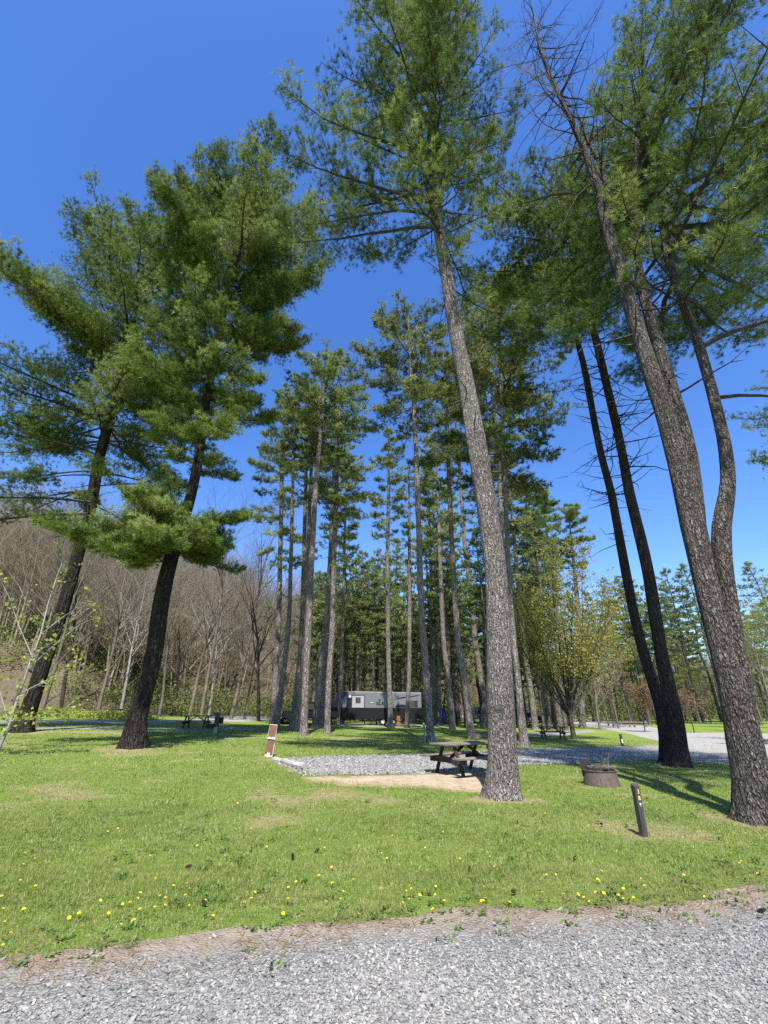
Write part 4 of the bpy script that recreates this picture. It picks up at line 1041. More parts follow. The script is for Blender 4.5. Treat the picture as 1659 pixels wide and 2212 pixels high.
# pale sapling at the left edge
p = ground_at(-6, 1632); r_ = RS(760); S = []; tips = []
def sap(path, r0, kids):
    q = [on_plane(u, v, p[1] + dyy) - p for u, v, dyy in path]
    for a, b, k in zip(q[:-1], q[1:], range(99)):
        n = len(q) - 1; S.append((a, b, r0 * (1 - .8 * k / n), r0 * (1 - .8 * (k + 1) / n), 1))
        for c in range(kids):
            f = r_.uniform(0, 1); o = a + (b - a) * f; e = norm((b - a) / np.linalg.norm(b - a) * .6 + r_.normal(0, .5, 3) + np.array([.1, 0, .25])); L = r_.uniform(.3, 1.0); q3 = o
            for z_ in range(3):
                e = norm(e + r_.normal(0, .2, 3)); q4 = q3 + e * L / 3; S.append((q3, q4, .008 - .002 * z_, .006 - .002 * z_, 3)); q3 = q4
                tips.append(q3 + r_.normal(0, .03, 3))
sap([(-6, 1625, 0), (18, 1570, 0), (38, 1510, 0), (62, 1440, .05), (88, 1370, .1), (105, 1300, .15), (125, 1240, .2), (140, 1200, .2)], .055, 3)
sap([(20, 1565, 0), (10, 1530, -.1), (-8, 1470, -.3), (-25, 1380, -.4)], .03, 3)
sap([(22, 1558, 0), (60, 1555, .1), (95, 1550, .2), (130, 1540, .3), (175, 1505, .4)], .026, 3)
sap([(40, 1500, 0), (80, 1480, -.2), (140, 1450, -.3), (185, 1415, -.4)], .022, 3)
sap([(60, 1445, 0), (110, 1400, .3), (170, 1350, .5), (240, 1320, .7)], .02, 3)
sap([(70, 1420, 0), (40, 1350, -.2), (20, 1290, -.3), (0, 1250, -.3)], .02, 3)
sap([(88, 1370, 0), (140, 1330, .2), (200, 1290, .2)], .016, 3)
root = thing('sapling', 'slender pale-barked sapling with fresh yellow-green leaves at the left edge', 'sapling', p)
link('trunk', seg_mesh(S), M['bare_pale'], root)
link('crown', leaf_mesh(np.array(tips)[r_.uniform(0, 1, len(tips)) < .75], 4, .13, .07, 761), M['spring'], root)

# redbuds across the drive
for (u, v, Yp, Ht, sd, lab) in [(1388, 1556, 52, 3.6, 770, 'larger rusty-leaved small tree across the drive, left of the pine pair'), (1500, 1583, 36, 3.1, 771, 'smaller rusty-leaved tree with a thin stem across the drive, right of the pine pair')]:
    if sd == 771: p = ground_at(u, v)
    else: p = on_plane(u, v, Yp); p[2] = g(p[0], p[1])
    S, tips = bare_tree(sd, Ht, .05, 4, .4, .7, .4, (11, 6, 4, 3)); tips = tips[tips[:, 2] > 1.2]
    root = thing('small_tree', lab, 'small tree', p); link('trunk', seg_mesh(S), M['bare_dark'], root); link('crown', leaf_mesh(tips, 7 if sd == 770 else 3, .11, .22, sd + 5), M['redbud'], root)

# ------------------------------------------------------------------ campground furniture
TABLES = 'wooden picnic tables of the campground'
def make_table(label, loc, rz, top, frame):
    t_ = thing('picnic_table', label, 'picnic table', loc, rz, TABLES)
    b = MB()
    for k in range(5): b.box((0, -.30 + .15 * k, .735), (1.95, .138, .04))
    for sx in (-.72, .72, 0): b.box((sx, 0, .694), (.09, .68, .038))
    b.build('tabletop', top, t_, bevel=.006)
    for s_ in (-1, 1):
        b = MB()
        for k in (0, 1): b.box((0, s_ * (.60 + .145 * k), .43), (1.95, .135, .04))
        b.build('bench', top, t_, bevel=.006)
    for sx in (-.66, .66):
        MB().box((sx, 0, .365), (.045, 1.46, .14)).build('crossbeam', frame, t_, bevel=.004)
        for s_ in (-1, 1):
            MB().beam((sx + (.046 if sx < 0 else -.046), s_ * .24, .675), (sx + (.046 if sx < 0 else -.046), s_ * .56, -.03), .04, .10, (1, 0, 0)).build('leg', frame, t_, bevel=.004)
    for sx in (-1, 1): MB().beam((sx * .60, 0, .37), (sx * .10, 0, .672), .05, .09, (0, 1, 0)).build('brace', frame, t_)
    return t_
p = ground_at(1004, 1672)
cx, cy = 2.25, 13.75
main = make_table('weathered grey picnic table on the gravel and sand behind the nearest pine trunk', (cx, cy, float(g(cx, cy))), R(33), M['wood_grey'], M['wood_brown'])
dark = None
for (u, v, rz, lab) in [(417, 1574, R(4), 'dark picnic table in the shade right of the flared left pine, beside the utility post'),
                        (1200, 1597, R(-5), 'dark picnic table under the vase-shaped budding tree'),
                        (249, 1549, R(75), 'far picnic table seen end-on at the foot of the hill, left of the flared pine'),
                        (355, 1547.5, R(12), 'far picnic table on the lawn just right of the flared pine trunk'),
                        (545, 1545.5, R(8), 'farthest dark picnic table by the slope left of the marker board'),
                        (1369, 1550, R(0), 'far picnic table at the edge of the woods beyond the drive'),
                        (1142, 1573, R(20), 'shaded picnic table near the parked vehicle with the kayak'),
                        (800, 1566.5, R(3), 'dark picnic table set out in front of the camper')]:
    q = ground_at(u, v); q[1] += .4; q[2] = g(q[0], q[1])
    if dark is None: dark = make_table(lab, q, rz, M['wood_darkgrey'], M['wood_brown'])
    else: dup(dark, q, rz, lab)

def fire_ring(label, loc, rz, full=True):
    t_ = thing('fire_ring', label, 'fire ring', loc, rz, 'steel fire rings')
    MB().lathe([(.40, -.02), (.36, .29), (.375, .30), (.375, .315), (.34, .315), (.335, .28), (.375, -.02)], 36).build('ring', M['steel'], t_, smooth=False)
    for s_ in (-1, 1):
        b = MB(); b.prism([(-.075, .16), (.075, .16), (.09, .48), (.03, .53), (-.09, .50)], .014, c=0)
        o = b.build('grate_bracket', M['dark_steel'], t_); o.location = (s_ * .30, .12, 0); o.rotation_euler = (0, 0, R(12) * s_)
    b = MB()
    for k in range(9): b.tube([(-.27, -.20 + .045 * k, .335), (.27, -.20 + .045 * k, .335)], .007, 6)
    b.tube([(-.3, .13, .42), (.3, .13, .42)], .016, 8)
    b.build('grate', M['dark_steel'], t_)
    return t_
q = ground_at(1317, 1702); q[1] += .38; q[2] = g(q[0], q[1])
fr = fire_ring('rusty fire ring heaped with twigs behind the numbered post', q, R(8))
b = MB(); r_ = RS(800)
for k in range(46):
    a = r_.uniform(0, 2 * PI); l = r_.uniform(.15, .45); c = Vector((r_.uniform(-.25, .25), r_.uniform(-.25, .2), .36 + r_.uniform(0, .05))); d = Vector((math.cos(a), math.sin(a), r_.normal(0, .12))) * l / 2
    b.tube([c - d, c + Vector((0, 0, r_.uniform(-.02, .03))), c + d], [r_.uniform(.004, .011), .007, .003], 5)
for k in range(7):
    c = Vector((r_.uniform(.12, .34), r_.uniform(-.1, .1), .36)); b.tube([c, c + Vector((r_.uniform(-.05, .1), 0, .15)), c + Vector((r_.uniform(-.05, .18), 0, r_.uniform(.2, .32)))], [.005, .004, .002], 4)
tag(b.build('twig_heap', M['deadlimb'], None, q), 'heap of dry dead twigs lying on the rusty fire ring', 'twigs')
for (u, v, lab) in [(1029, 1597, 'small brown fire ring at the foot of the pale leaning pine'), (181, 1547, 'far brown fire ring on the lawn between the two left pines')]:
    q = ground_at(u, v); q[1] += .35; q[2] = g(q[0], q[1]); dup(fr, q, R(100), lab, 1.0 if u > 500 else 1.5)

def text_mesh(txt, size, depth_, name, mat, parent, loc, rot, bold=0.0):
    cu = bpy.data.curves.new('txt', 'FONT'); cu.body = txt; cu.size = size; cu.extrude = depth_; cu.align_x = 'CENTER'; cu.align_y = 'CENTER'; cu.offset = bold
    o = bpy.data.objects.new('txt', cu); COL.objects.link(o)
    dg = bpy.context.evaluated_depsgraph_get(); me = bpy.data.meshes.new_from_object(o.evaluated_get(dg)); me.name = name
    bpy.data.objects.remove(o); me.materials.clear()
    n = link(name, me, mat, parent, loc); n.rotation_euler = rot; return n

# numbered post
q = ground_at(1391, 1806)
t_ = thing('site_post', 'black wooden post with yellow number 38 standing in the near lawn', 'post', q, R(14), None, (R(1.5), R(.6)))
b = MB(); w = .041
b.add([(-w, -w, -.05), (w, -w, -.05), (w, w, -.05), (-w, w, -.05), (-w, -w, .60), (w, -w, .61), (w, w, .635), (-w, w, .625)], [(3, 2, 1, 0), (0, 1, 5, 4), (1, 2, 6, 5), (2, 3, 7, 6), (3, 0, 4, 7), (4, 5, 6, 7)])
b.build('post', M['wood_post'], t_, bevel=.005)
text_mesh('3', .075, .001, 'digit', M['yellow'], t_, (.0, -.0435, .535), (R(90), 0, 0), .0003)
text_mesh('8', .075, .001, 'digit', M['yellow'], t_, (.0, -.0435, .455), (R(90), 0, 0), .0003)
b = MB().prism([(-.014, .40), (.012, .395), (.016, .375), (-.008, .372)], .002, c=-.0425); b.prism([(-.006, .365), (.008, .362), (.004, .352)], .002, c=-.0425)
b.build('sticker', M['paint_white'], t_)

# brown board marker
q = ground_at(580, 1634)
t_ = thing('marker_board', 'upright brown board with flaking white edges and a dark slot, at the pad corner', 'marker board', q, R(4), None, (0, R(4.5)))
MB().box((0, 0, .235), (.27, .045, .49)).build('lower_panel', M['paint_brown'], t_, bevel=.004)
MB().box((0, 0, .75), (.27, .045, .46)).build('upper_panel', M['paint_brown'], t_, bevel=.004)
MB().box((0, .003, .50), (.25, .03, .045)).build('slot', M['matte_black'], t_)
r_ = RS(810); b = MB()
def flake(x0, x1, z0, z1, seed):
    rr = RS(seed); n = 7; up = [(x0 + (x1 - x0) * k / n, z1 * 1.0 - abs(rr.normal(0, .35)) * (z1 - z0)) for k in range(n + 1)]
    return [(x0, z0), (x1, z0)] + up[::-1]
b.prism(flake(-.13, .13, .0, .07, 1), .003, c=-.0235); b.prism(flake(-.05, .03, .05, .14, 2), .003, c=-.0238); b.prism(flake(-.13, .13, .525, .60, 3), .003, c=-.0235)
b.prism([(-.133, .965), (.133, .965), (.133, .978), (-.133, .975)], .003, c=-.0235); b.prism([(.122, .06), (.133, .06), (.133, .45), (.126, .40)], .003, c=-.0235); b.prism([(.124, .6), (.133, .6), (.133, .95), (.128, .9)], .003, c=-.0235); b.prism([(-.133, .6), (-.127, .62), (-.129, .95), (-.133, .96)], .003, c=-.0235)
b.build('flaking_paint', M['paint_white'], t_)

def post(name, label, u, v, w, h, mat, capm=None, caph=.1, capname='cap', rz=.2, tilt=None, mid=None):
    q = ground_at(u, v); t_ = thing(name, label, 'post', q, rz, None, tilt)
    b = MB(); b.box((0, 0, h / 2 - .05), (w, w * .9, h + .1)).build('post', mat, t_, bevel=.004)
    if capm: MB().box((0, 0, h + caph / 2 + .001), (w * 1.08, w, caph)).build(capname, capm, t_, bevel=.004)
    if mid: MB().box((0, -w * .46, h * mid[0]), (w * .8, .006, mid[1])).build('plate', M['paint_white'], t_)
post('site_post', 'short dark post with a white plate on the grass beside the drive', 1345, 1612, .11, .60, M['wood_post'], None, mid=(.42, .2))
post('pipe_post', 'slim grey-green post with a pale top touching the tall dark-footed pine', 918, 1603, .09, .80, M['green_grey'], M['paint_white'], .09, rz=.1, tilt=(0, R(-2)))
q = ground_at(861, 1570); t_ = thing('marker_board', 'upright red-brown board on the lawn right of the camper', 'marker board', q, .1)
MB().box((0, 0, .48), (.34, .05, 1.0)).build('panel', M['paint_red'], t_, bevel=.005); MB().box((0, -.028, .52), (.30, .006, .05)).build('slot', M['matte_black'], t_)
post('stone_post', 'short pale grey post at the far side of the drive', 1306, 1549, .45, .62, M['wood_timber'], M['wood_timber'], .14)

# utility post beside the left table
q = ground_at(465, 1583); t_ = thing('utility_post', 'dark utility post with a box and a pale foot beside the shaded left table', 'utility post', q, .15)
MB().box((0, 0, .50), (.24, .16, 1.05)).build('post', M['wood_post'], t_, bevel=.006)
MB().box((.23, -.02, .62), (.22, .2, .34)).build('meter_box', M['matte_black'], t_, bevel=.01)
MB().box((-.34, 0, .34), (.40, .3, .25)).build('side_shelf', M['wood_brown'], t_, bevel=.01)
MB().box((.0, -.083, .12), (.2, .006, .3)).build('pale_foot', M['green_grey'], t_)

# timber at the pad's left end
a0, a1 = ground_at(592, 1644), ground_at(656, 1664)
c = (a0 + a1) / 2; L = float(np.linalg.norm(a1 - a0)); az = math.atan2(a1[1] - a0[1], a1[0] - a0[0])
b = MB(); n_ = 9; r_ = RS(820)
for k in range(n_):
    pass
b.tube([(-L / 2 + L * k / 8, r_.normal(0, .012), .06 + r_.normal(0, .006)) for k in range(9)], [.085 + r_.normal(0, .006) for _ in range(9)], 9)
o = b.build('timber', M['wood_timber'], None, tuple(map(float, c))); o.rotation_euler = (0, 0, az); tag(o, 'pale weathered timber lying along the left end of the gravel pad', 'timber')

# ------------------------------------------------------------------ vehicles and far camp things
def wheel(parent, x, y, r, w, rim=M['chrome']):
    o = MB().lathe([(r * .55, -w / 2), (r * .93, -w / 2), (r, -w * .32), (r, w * .32), (r * .93, w / 2), (r * .55, w / 2)], 24).build('wheel', M['tyre'], parent, (x, y, r), smooth=True); o.rotation_euler = (R(90), 0, 0)
    m = MB().lathe([(0.001, -w * .3), (r * .35, -w * .42), (r * .56, -w * .36), (r * .56, w * .36), (r * .35, w * .42), (.001, w * .3)], 20).build('rim', rim, o)

# travel trailer: long side faces the camera, nose to the left
q = ground_at(806, 1567.5); RX, RY = float(q[0]) + .25, float(q[1]) + 1.3
t_ = thing('travel_trailer', 'long grey and black travel trailer parked broadside behind the pines', 'camper trailer', (RX, RY, float(g(RX, RY))), R(-3))
L = 9.4; x0, x1 = -L / 2, L / 2; wd = 2.4
body = [(x0 + .15, .62), (x1, .62), (x1, 1.55), (x0 + .02, 1.55)]
MB().prism([(x0 + .25, .60), (x1, .60), (x1, 1.62), (x0, 1.62), (x0 + .02, 1.2)], wd).build('lower_body', M['rv_dark'], t_, bevel=.03)
MB().prism([(x0, 1.624), (x0 + 1.9, 1.624), (x0 + 1.9, 3.16), (x0 + 1.25, 3.12), (x0 + .62, 2.85), (x0 + .2, 2.3)], wd - .006).build('nose_cap', M['navy'], t_, bevel=.04)
MB().prism([(x0 + 1.903, 1.624), (x1, 1.624), (x1, 3.0), (x0 + 1.903, 3.16)], wd - .01).build('upper_body', M['rv_grey_shaded'], t_, bevel=.02)
MB().prism([(x0 + 1.2, 3.165), (x1 + .02, 3.01), (x1 + .02, 3.06), (x0 + 1.3, 3.22)], wd - .1).build('roof', M['rv_white_shaded'], t_)
yf = -wd / 2
MB().prism([(x0 + .95, 1.66), (x0 + 1.75, 1.66), (x0 + 1.75, 2.75), (x0 + 1.55, 2.7), (x0 + 1.0, 2.1)], .012, c=yf - .004).build('side_panel', M['rv_grey_shaded'], t_)
MB().box((x0 + 2.1, yf - .004, 2.15), (.42, .02, 1.35)).build('entry_opening', M['matte_black'], t_)
d_ = MB().box((x0 + 2.95, yf - .012, 2.2), (1.2, .03, 1.1)).build('door', M['rv_white_shaded'], t_, bevel=.01)
MB().box((x0 + 2.95, yf - .03, 2.34), (.52, .012, .56)).build('window', M['glass'], d_, bevel=.02)
b = MB(); b.box((x0 + 3.62, yf - .006, 2.15), (.05, .02, 1.3)); b.box((x0 + 2.95, yf - .006, 2.815), (1.3, .02, .05)); b.build('door_frame', M['matte_black'], t_)
MB().box((x0 + 2.1, yf - .016, 2.7), (.24, .02, .17)).build('porch_light', M['lamp'], t_)
MB().box((x0 + 4.35, yf - .006, 2.12), (.55, .02, .2)).build('vent_hatch', M['black'], t_, bevel=.04); MB().box((x0 + 4.35, yf - .018, 2.12), (.47, .012, .13)).build('vent_cover', M['rv_white_shaded'], t_)
text_mesh('XLR', .44, .006, 'lettering', M['rv_dark'], t_, (x0 + 5.2, yf - .012, 2.02), (R(90), 0, 0), .01)
b = MB(); b.box((x0 + 5.15, yf - .006, 2.36), (.2, .02, .13)); b.build('emblem', M['rv_dark'], t_)
b = MB().prism([(x0 + 6.5, 2.38), (x0 + 7.4, 2.62), (x0 + 9.2, 2.82), (x0 + 9.2, 2.76), (x0 + 7.4, 2.52)], .012, c=yf - .004); b.prism([(x0 + 6.8, 1.68), (x0 + 8.3, 1.68), (x0 + 7.5, 1.95), (x0 + 6.8, 1.82)], .012, c=yf - .004); b.build('stripe', M['rv_dark'], t_)
MB().box((x1 - .75, yf - .006, 2.0), (.75, .02, .6)).build('window', M['glass'], t_, bevel=.03)
b = MB(); b.box((-.6, 0, 3.26), (.7, .7, .22)); b.build('air_conditioner', M['matte_black'], t_, bevel=.05)
for k, xx in enumerate((.9, 1.85)): wheel(t_, x0 + 4.6 + xx, yf + .2, .36, .22)
b = MB(); b.tube([(x0 + .3, -.5, .62), (x0 - 1.1, 0, .55)], .05); b.tube([(x0 + .3, .5, .62), (x0 - 1.1, 0, .55)], .05); b.tube([(x0 - .9, 0, .0), (x0 - .9, 0, .7)], .04); b.build('hitch', M['matte_black'], t_)
for xx in (x0 + 1.0, x1 - .8): MB().tube([(xx, yf + .25, 0), (xx, yf + .25, .62)], .035).build('jack', M['dark_steel'], t_)
MB().beam((x0 + 2.95, yf - .45, .28), (x0 + 2.95, yf - .02, .28), .75, .05).build('entry_step', M['matte_black'], t_)

# black pickup, nose toward lower left
q = ground_at(652, 1566); px_, py_ = float(q[0]) + .2, float(q[1]) + 1.5
t_ = thing('pickup_truck', 'black pickup truck with chrome grille behind the cluster of slim pines', 'pickup truck', (px_, py_, float(g(px_, py_))), R(32))
MB().prism([(-2.85, .55), (2.85, .55), (2.85, 1.15), (-1.0, 1.22), (-2.65, 1.16), (-2.88, 1.0)], 1.95).build('body', M['black'], t_, bevel=.06)
MB().prism([(-1.15, 1.224), (1.05, 1.20), (.92, 1.86), (.2, 1.93), (-.45, 1.88)], 1.7).build('cab', M['black'], t_, bevel=.08)
for s_ in (-1, 1): MB().prism([(-.95, 1.27), (.85, 1.27), (.76, 1.76), (-.42, 1.78)], .01, c=s_ * .853).build('side_window', M['glass'], t_)
MB().beam((-1.13, 0, 1.27), (-.53, 0, 1.82), 1.5, .012).build('windscreen', M['glass'], t_)
MB().box((-2.885, 0, .93), (.03, 1.05, .40)).build('grille', M['matte_black'], t_, bevel=.01)
b = MB(); b.box((-2.90, 0, 1.145), (.03, 1.15, .05)); b.box((-2.905, 0, .93), (.03, 1.1, .05)); b.box((-2.95, 0, .62), (.16, 1.95, .2)); b.build('chrome_trim', M['chrome'], t_, bevel=.015)
for s_ in (-1, 1): MB().box((-2.87, s_ * .76, .98), (.05, .36, .3)).build('headlight', M['lamp'], t_, bevel=.02)
for s_ in (-1, 1):
    MB().box((-.95, s_ * 1.1, 1.32), (.12, .24, .2)).build('mirror', M['black'], t_, bevel=.03)
    for xx in (-1.85, 1.75): wheel(t_, xx, s_ * .87, .40, .26)

# white vehicle with kayak, dark red car, person, chair
q = ground_at(1145, 1568); vx, vy = float(q[0]) + .3, float(q[1]) + 8
def car(label, loc, rz, paint, suv=True, name='parked_car'):
    t_ = thing(name, label, 'car', loc, rz)
    MB().prism([(-2.25, .35), (2.25, .35), (2.3, .75), (2.15, .98), (1.2, 1.05), (-2.2, 1.05), (-2.3, .7)], 1.82).build('body', paint, t_, bevel=.07)
    MB().prism([(-2.1, 1.054), (1.15, 1.054), (.45, 1.62), (-.2, 1.70), (-1.85, 1.68)], 1.6).build('cabin', paint, t_, bevel=.09)
    for s_ in (-1, 1):
        MB().prism([(-1.85, 1.10), (.9, 1.10), (.36, 1.54), (-1.7, 1.56)], .01, c=s_ * .803).build('side_window', M['glass'], t_)
        for xx in (-1.4, 1.4): wheel(t_, xx, s_ * .82, .34, .22)
        MB().box((2.24, s_ * .66, .78), (.06, .34, .16)).build('headlight', M['lamp'], t_, bevel=.02)
    MB().beam((1.08, 0, 1.11), (.5, 0, 1.57), 1.4, .012).build('windscreen', M['glass'], t_)
    return t_
wz = float(g(vx, vy))
car('white parked car carrying a blue kayak, glimpsed between pines right of the nearest trunk', (vx, vy, wz), R(-25), M['rv_white_shaded'])
b = MB(); n_ = 12
b.tube([(-1.9 + 3.8 * k / n_, 0, .0 + .22 * (abs(k - n_ / 2) / (n_ / 2)) ** 2.5) for k in range(n_ + 1)], [.02 + .36 * math.sin(PI * (k + .0) / n_) ** .6 if 0 < k < n_ else .02 for k in range(n_ + 1)], 12)
o = b.build('kayak', M['blue'], None, (vx, vy, wz + 2.05), smooth=True); o.rotation_euler = (0, 0, R(-25)); tag(o, 'bright blue kayak lying on the roof of the white car', 'kayak')
q2 = ground_at(1172, 1562); rx_, ry_ = float(q2[0]) + .6, float(q2[1]) + 6
car('dark red parked car next to the walking person', (rx_, ry_, float(g(rx_, ry_))), R(-40), M['red_car'])

def chair(label, loc, rz):
    t_ = thing('camp_chair', label, 'camp chair', loc, rz)
    MB().prism([(-.28, .42), (.28, .38), (.28, .43), (-.28, .47)], .5).build('seat', M['orange'], t_)
    MB().prism([(-.28, .45), (-.24, .45), (-.42, 1.0), (-.46, 1.0)], .5).build('backrest', M['orange'], t_)
    for sx in (-1, 1):
        for sy in (-1, 1): MB().tube([(sx * .26, sy * .27, 0), (-sx * .2, sy * .25, .6)], .012).build('leg', M['dark_steel'], t_)
q = ground_at(1142, 1568); q[1] += 1.5; q[2] = g(q[0], q[1])
chair('orange folding chair in the shade in front of the white car', q, R(160))

# walking person: one continuous skin
q = ground_at(1183, 1566.5)
def person(loc, rz):
    root = thing('person', 'person in dark clothes walking beside the dark red car', 'person', loc, rz)
    J = {'pel': (0, 0, .93, .13), 'spi': (0, 0, 1.12, .125), 'che': (.02, 0, 1.34, .15), 'nec': (.03, 0, 1.50, .055), 'hea': (.05, 0, 1.62, .085), 'top': (.05, 0, 1.72, .07),
         'sL': (.02, .17, 1.42, .06), 'eL': (-.06, .22, 1.15, .045), 'wL': (.06, .23, .93, .033), 'hL': (.10, .23, .85, .035),
         'sR': (.02, -.17, 1.42, .06), 'eR': (-.02, -.22, 1.15, .045), 'wR': (.12, -.22, .95, .033), 'hR': (.17, -.21, .88, .035),
         'tL': (0, .09, .86, .095), 'kL': (.16, .1, .50, .065), 'aL': (.14, .1, .09, .045), 'fL': (.30, .1, .04, .035),
         'tR': (0, -.09, .86, .095), 'kR': (-.06, -.1, .49, .065), 'aR': (-.28, -.1, .13, .045), 'fR': (-.16, -.1, .04, .035)}
    ks = list(J); E = [('pel', 'spi'), ('spi', 'che'), ('che', 'nec'), ('nec', 'hea'), ('hea', 'top')]
    for s_ in 'LR': E += [('che', 's' + s_), ('s' + s_, 'e' + s_), ('e' + s_, 'w' + s_), ('w' + s_, 'h' + s_), ('pel', 't' + s_), ('t' + s_, 'k' + s_), ('k' + s_, 'a' + s_), ('a' + s_, 'f' + s_)]
    me = bpy.data.meshes.new('body'); me.from_pydata([J[k][:3] for k in ks], [(ks.index(a), ks.index(b)) for a, b in E], []); me.update()
    o = link('body', me, M['cloth_dark'], root)
    o.modifiers.new('skin', 'SKIN'); 
    if not me.skin_vertices: me.attributes.new('skin', 'SKIN', 'POINT')
    for k, sv in zip(ks, me.skin_vertices[0].data): sv.radius = (J[k][3],) * 2; sv.use_root = k == 'pel'
    m = o.modifiers.new('sub', 'SUBSURF'); m.levels = m.render_levels = 2
    MB().lathe([(.001, -.10), (.06, -.085), (.088, -.02), (.09, .04), (.06, .10), (.001, .115)], 16, (.055, 0, 1.645)).build('face', M['skin'], root, smooth=True)
    MB().lathe([(.1, -.02), (.098, .05), (.065, .115), (.001, .13)], 16, (.045, 0, 1.65)).build('hair', M['hair'], root, smooth=True)
    return root
try:
    person(q, R(120))
except Exception as ex:
    print('person failed', ex)

# blue upright shelter, far white camper
q = ground_at(955, 1566); q[1] += 1; t_ = thing('shelter_tent', 'narrow upright blue shelter tent in the shaded grove', 'tent', (q[0], q[1], float(g(q[0], q[1]))), .2)
MB().prism([(-.5, 0), (.5, 0), (.42, 1.75), (0, 2.0), (-.42, 1.75)], .9).build('canvas', M['blue_dark'], t_, bevel=.03); MB().box((0, -.455, .8), (.03, .012, 1.5)).build('zip', M['matte_black'], t_)
p = on_plane(1018, 1545, 84); t_ = thing('camper', 'small white camper far away beyond the shaded lawn', 'camper trailer', (p[0], 84, float(g(p[0], 84))), R(10))
MB().prism([(-2.2, .5), (2.0, .5), (2.2, 1.2), (2.0, 2.4), (-2.0, 2.5), (-2.3, 1.6)], 2.1).build('body', M['rv_white_shaded'], t_, bevel=.1)
for xx in (-1, .8): MB().box((xx, -1.055, 1.7), (.8, .02, .5)).build('window', M['glass'], t_, bevel=.04)
wheel(t_, 0, -.95, .33, .2)

# low board fence at the far wood edge
q = on_plane(1372, 1547, 66)
t_ = thing('board_fence', 'low pale board fence at the edge of the far woods beyond the drive', 'fence', (q[0] - 1, 66, float(g(q[0], 66))), 0)
for xx in (-2.2, 0, 2.2): MB().box((xx, 0, .4), (.14, .14, .9)).build('fence_post', M['wood_grey'], t_)
b = MB(); b.box((0, -.09, .62), (4.8, .04, .16)); b.box((0, -.09, .30), (4.8, .04, .16)); b.build('rail', M['wood_grey'], t_)

# ------------------------------------------------------------------ small things in the lawn
r_ = RS(900)
b = MB(); 
for k in range(16):
    a = 2 * PI * k / 16; c_, s_ = math.cos(a), math.sin(a)
    b.add([(0, 0, .004), (c_ * .017 - s_ * .004, s_ * .017 + c_ * .004, .006), (c_ * .019, s_ * .019, .003), (c_ * .017 + s_ * .004, s_ * .017 - c_ * .004, .006)], [(0, 1, 2, 3)])
    a += .2; c_, s_ = math.cos(a), math.sin(a)
    b.add([(0, 0, .008), (c_ * .010 - s_ * .003, s_ * .010 + c_ * .003, .012), (c_ * .012, s_ * .012, .011), (c_ * .010 + s_ * .003, s_ * .010 - c_ * .003, .012)], [(0, 1, 2, 3)])
dl = thing('dandelion', 'yellow dandelion blooming in the short grass of the near lawn', 'dandelion', (0, 0, 0), 0, 'dandelions in the near lawn')
b.build('blossom', M['petal'], dl, (0, 0, .052)); MB().tube([(0, 0, -.01), (.003, .002, .053)], .0022, 5).build('stem', M['stem'], dl)
pos = [(2, 1972), (8, 2000), (15, 2030), (5, 2050), (345, 1942), (352, 1950), (360, 1946), (355, 1962), (610, 1985), (545, 1984), (826, 1921), (823, 1930), (868, 1960), (830, 1968), (768, 1985), (1220, 1945), (1232, 1947), (1245, 1939), (1262, 1944), (1290, 1934), (1303, 1938), (1312, 1965), (1275, 1955), (1395, 1925), (1370, 1948), (1350, 1950), (1480, 1900), (1580, 1905), (1640, 1940), (940, 1940), (905, 1945), (960, 1958), (885, 1950), (1050, 1950), (1100, 1960), (400, 1920), (280, 1960), (230, 1985), (150, 1990), (690, 1900), (640, 1915), (1180, 1960)]
while len(pos) < 165:
    u = r_.uniform(0, 1659); v = 1985 - abs(r_.normal(0, 1)) * 140 + r_.uniform(-10, 20)
    if u < 600: v += (600 - u) * .10
    if v < 1690: continue
    pos.append((u, v))
first = True
for (u, v) in pos:
    q = ground_at(u, v)
    if q[1] < edge_y(q[0]) + .05: continue
    o = dl if first else dup(dl); first = False
    s_ = r_.uniform(.45, .8)
    o.location = (float(q[0]), float(q[1]), float(gz(q[0], q[1]))); o.rotation_euler = (r_.normal(0, .25), r_.normal(0, .25), r_.uniform(0, 6)); o.scale = (s_,) * 3

# pine cones
b = MB(); n_ = 13
for k in range(n_):
    f = k / (n_ - 1); rr = .030 * math.sin(PI * (.12 + .8 * f)) ** .8
    for j in range(8):
        a = 2 * PI * (j + .5 * (k % 2)) / 8; c_, s_ = math.cos(a), math.sin(a); x = -.07 + .14 * f
        b.add([(x - .006, 0, 0), (x, c_ * rr - s_ * .009, s_ * rr + c_ * .009), (x + .010, c_ * rr * 1.1, s_ * rr * 1.1), (x, c_ * rr + s_ * .009, s_ * rr - c_ * .009)], [(0, 1, 2, 3)])
b.tube([(-.07, 0, 0), (0, 0, 0), (.07, 0, 0)], [.006, .014, .004], 6)
CONES = [(406, 1880, 'dark pine cone in the left part of the near lawn'), (632, 1858, 'black upright pine cone in the middle of the near lawn'), (1648, 1978, 'pine cone at the edge of the gravel road on the far right'), (812, 1672, 'pine cone on the gravel pad, left of two'), (838, 1674, 'pine cone on the gravel pad, right of two'), (1104, 1672, 'pine cone in the grass just right of the nearest trunk'), (1110, 1935, 'small dark pine cone near the road edge of the lawn'), (1015, 1884, 'small pale-grey pine cone in the near lawn'), (1300, 1785, 'pine cone lying left of the numbered post'), (440, 1960, 'pine cone close to the dirt verge on the left')]
co = None
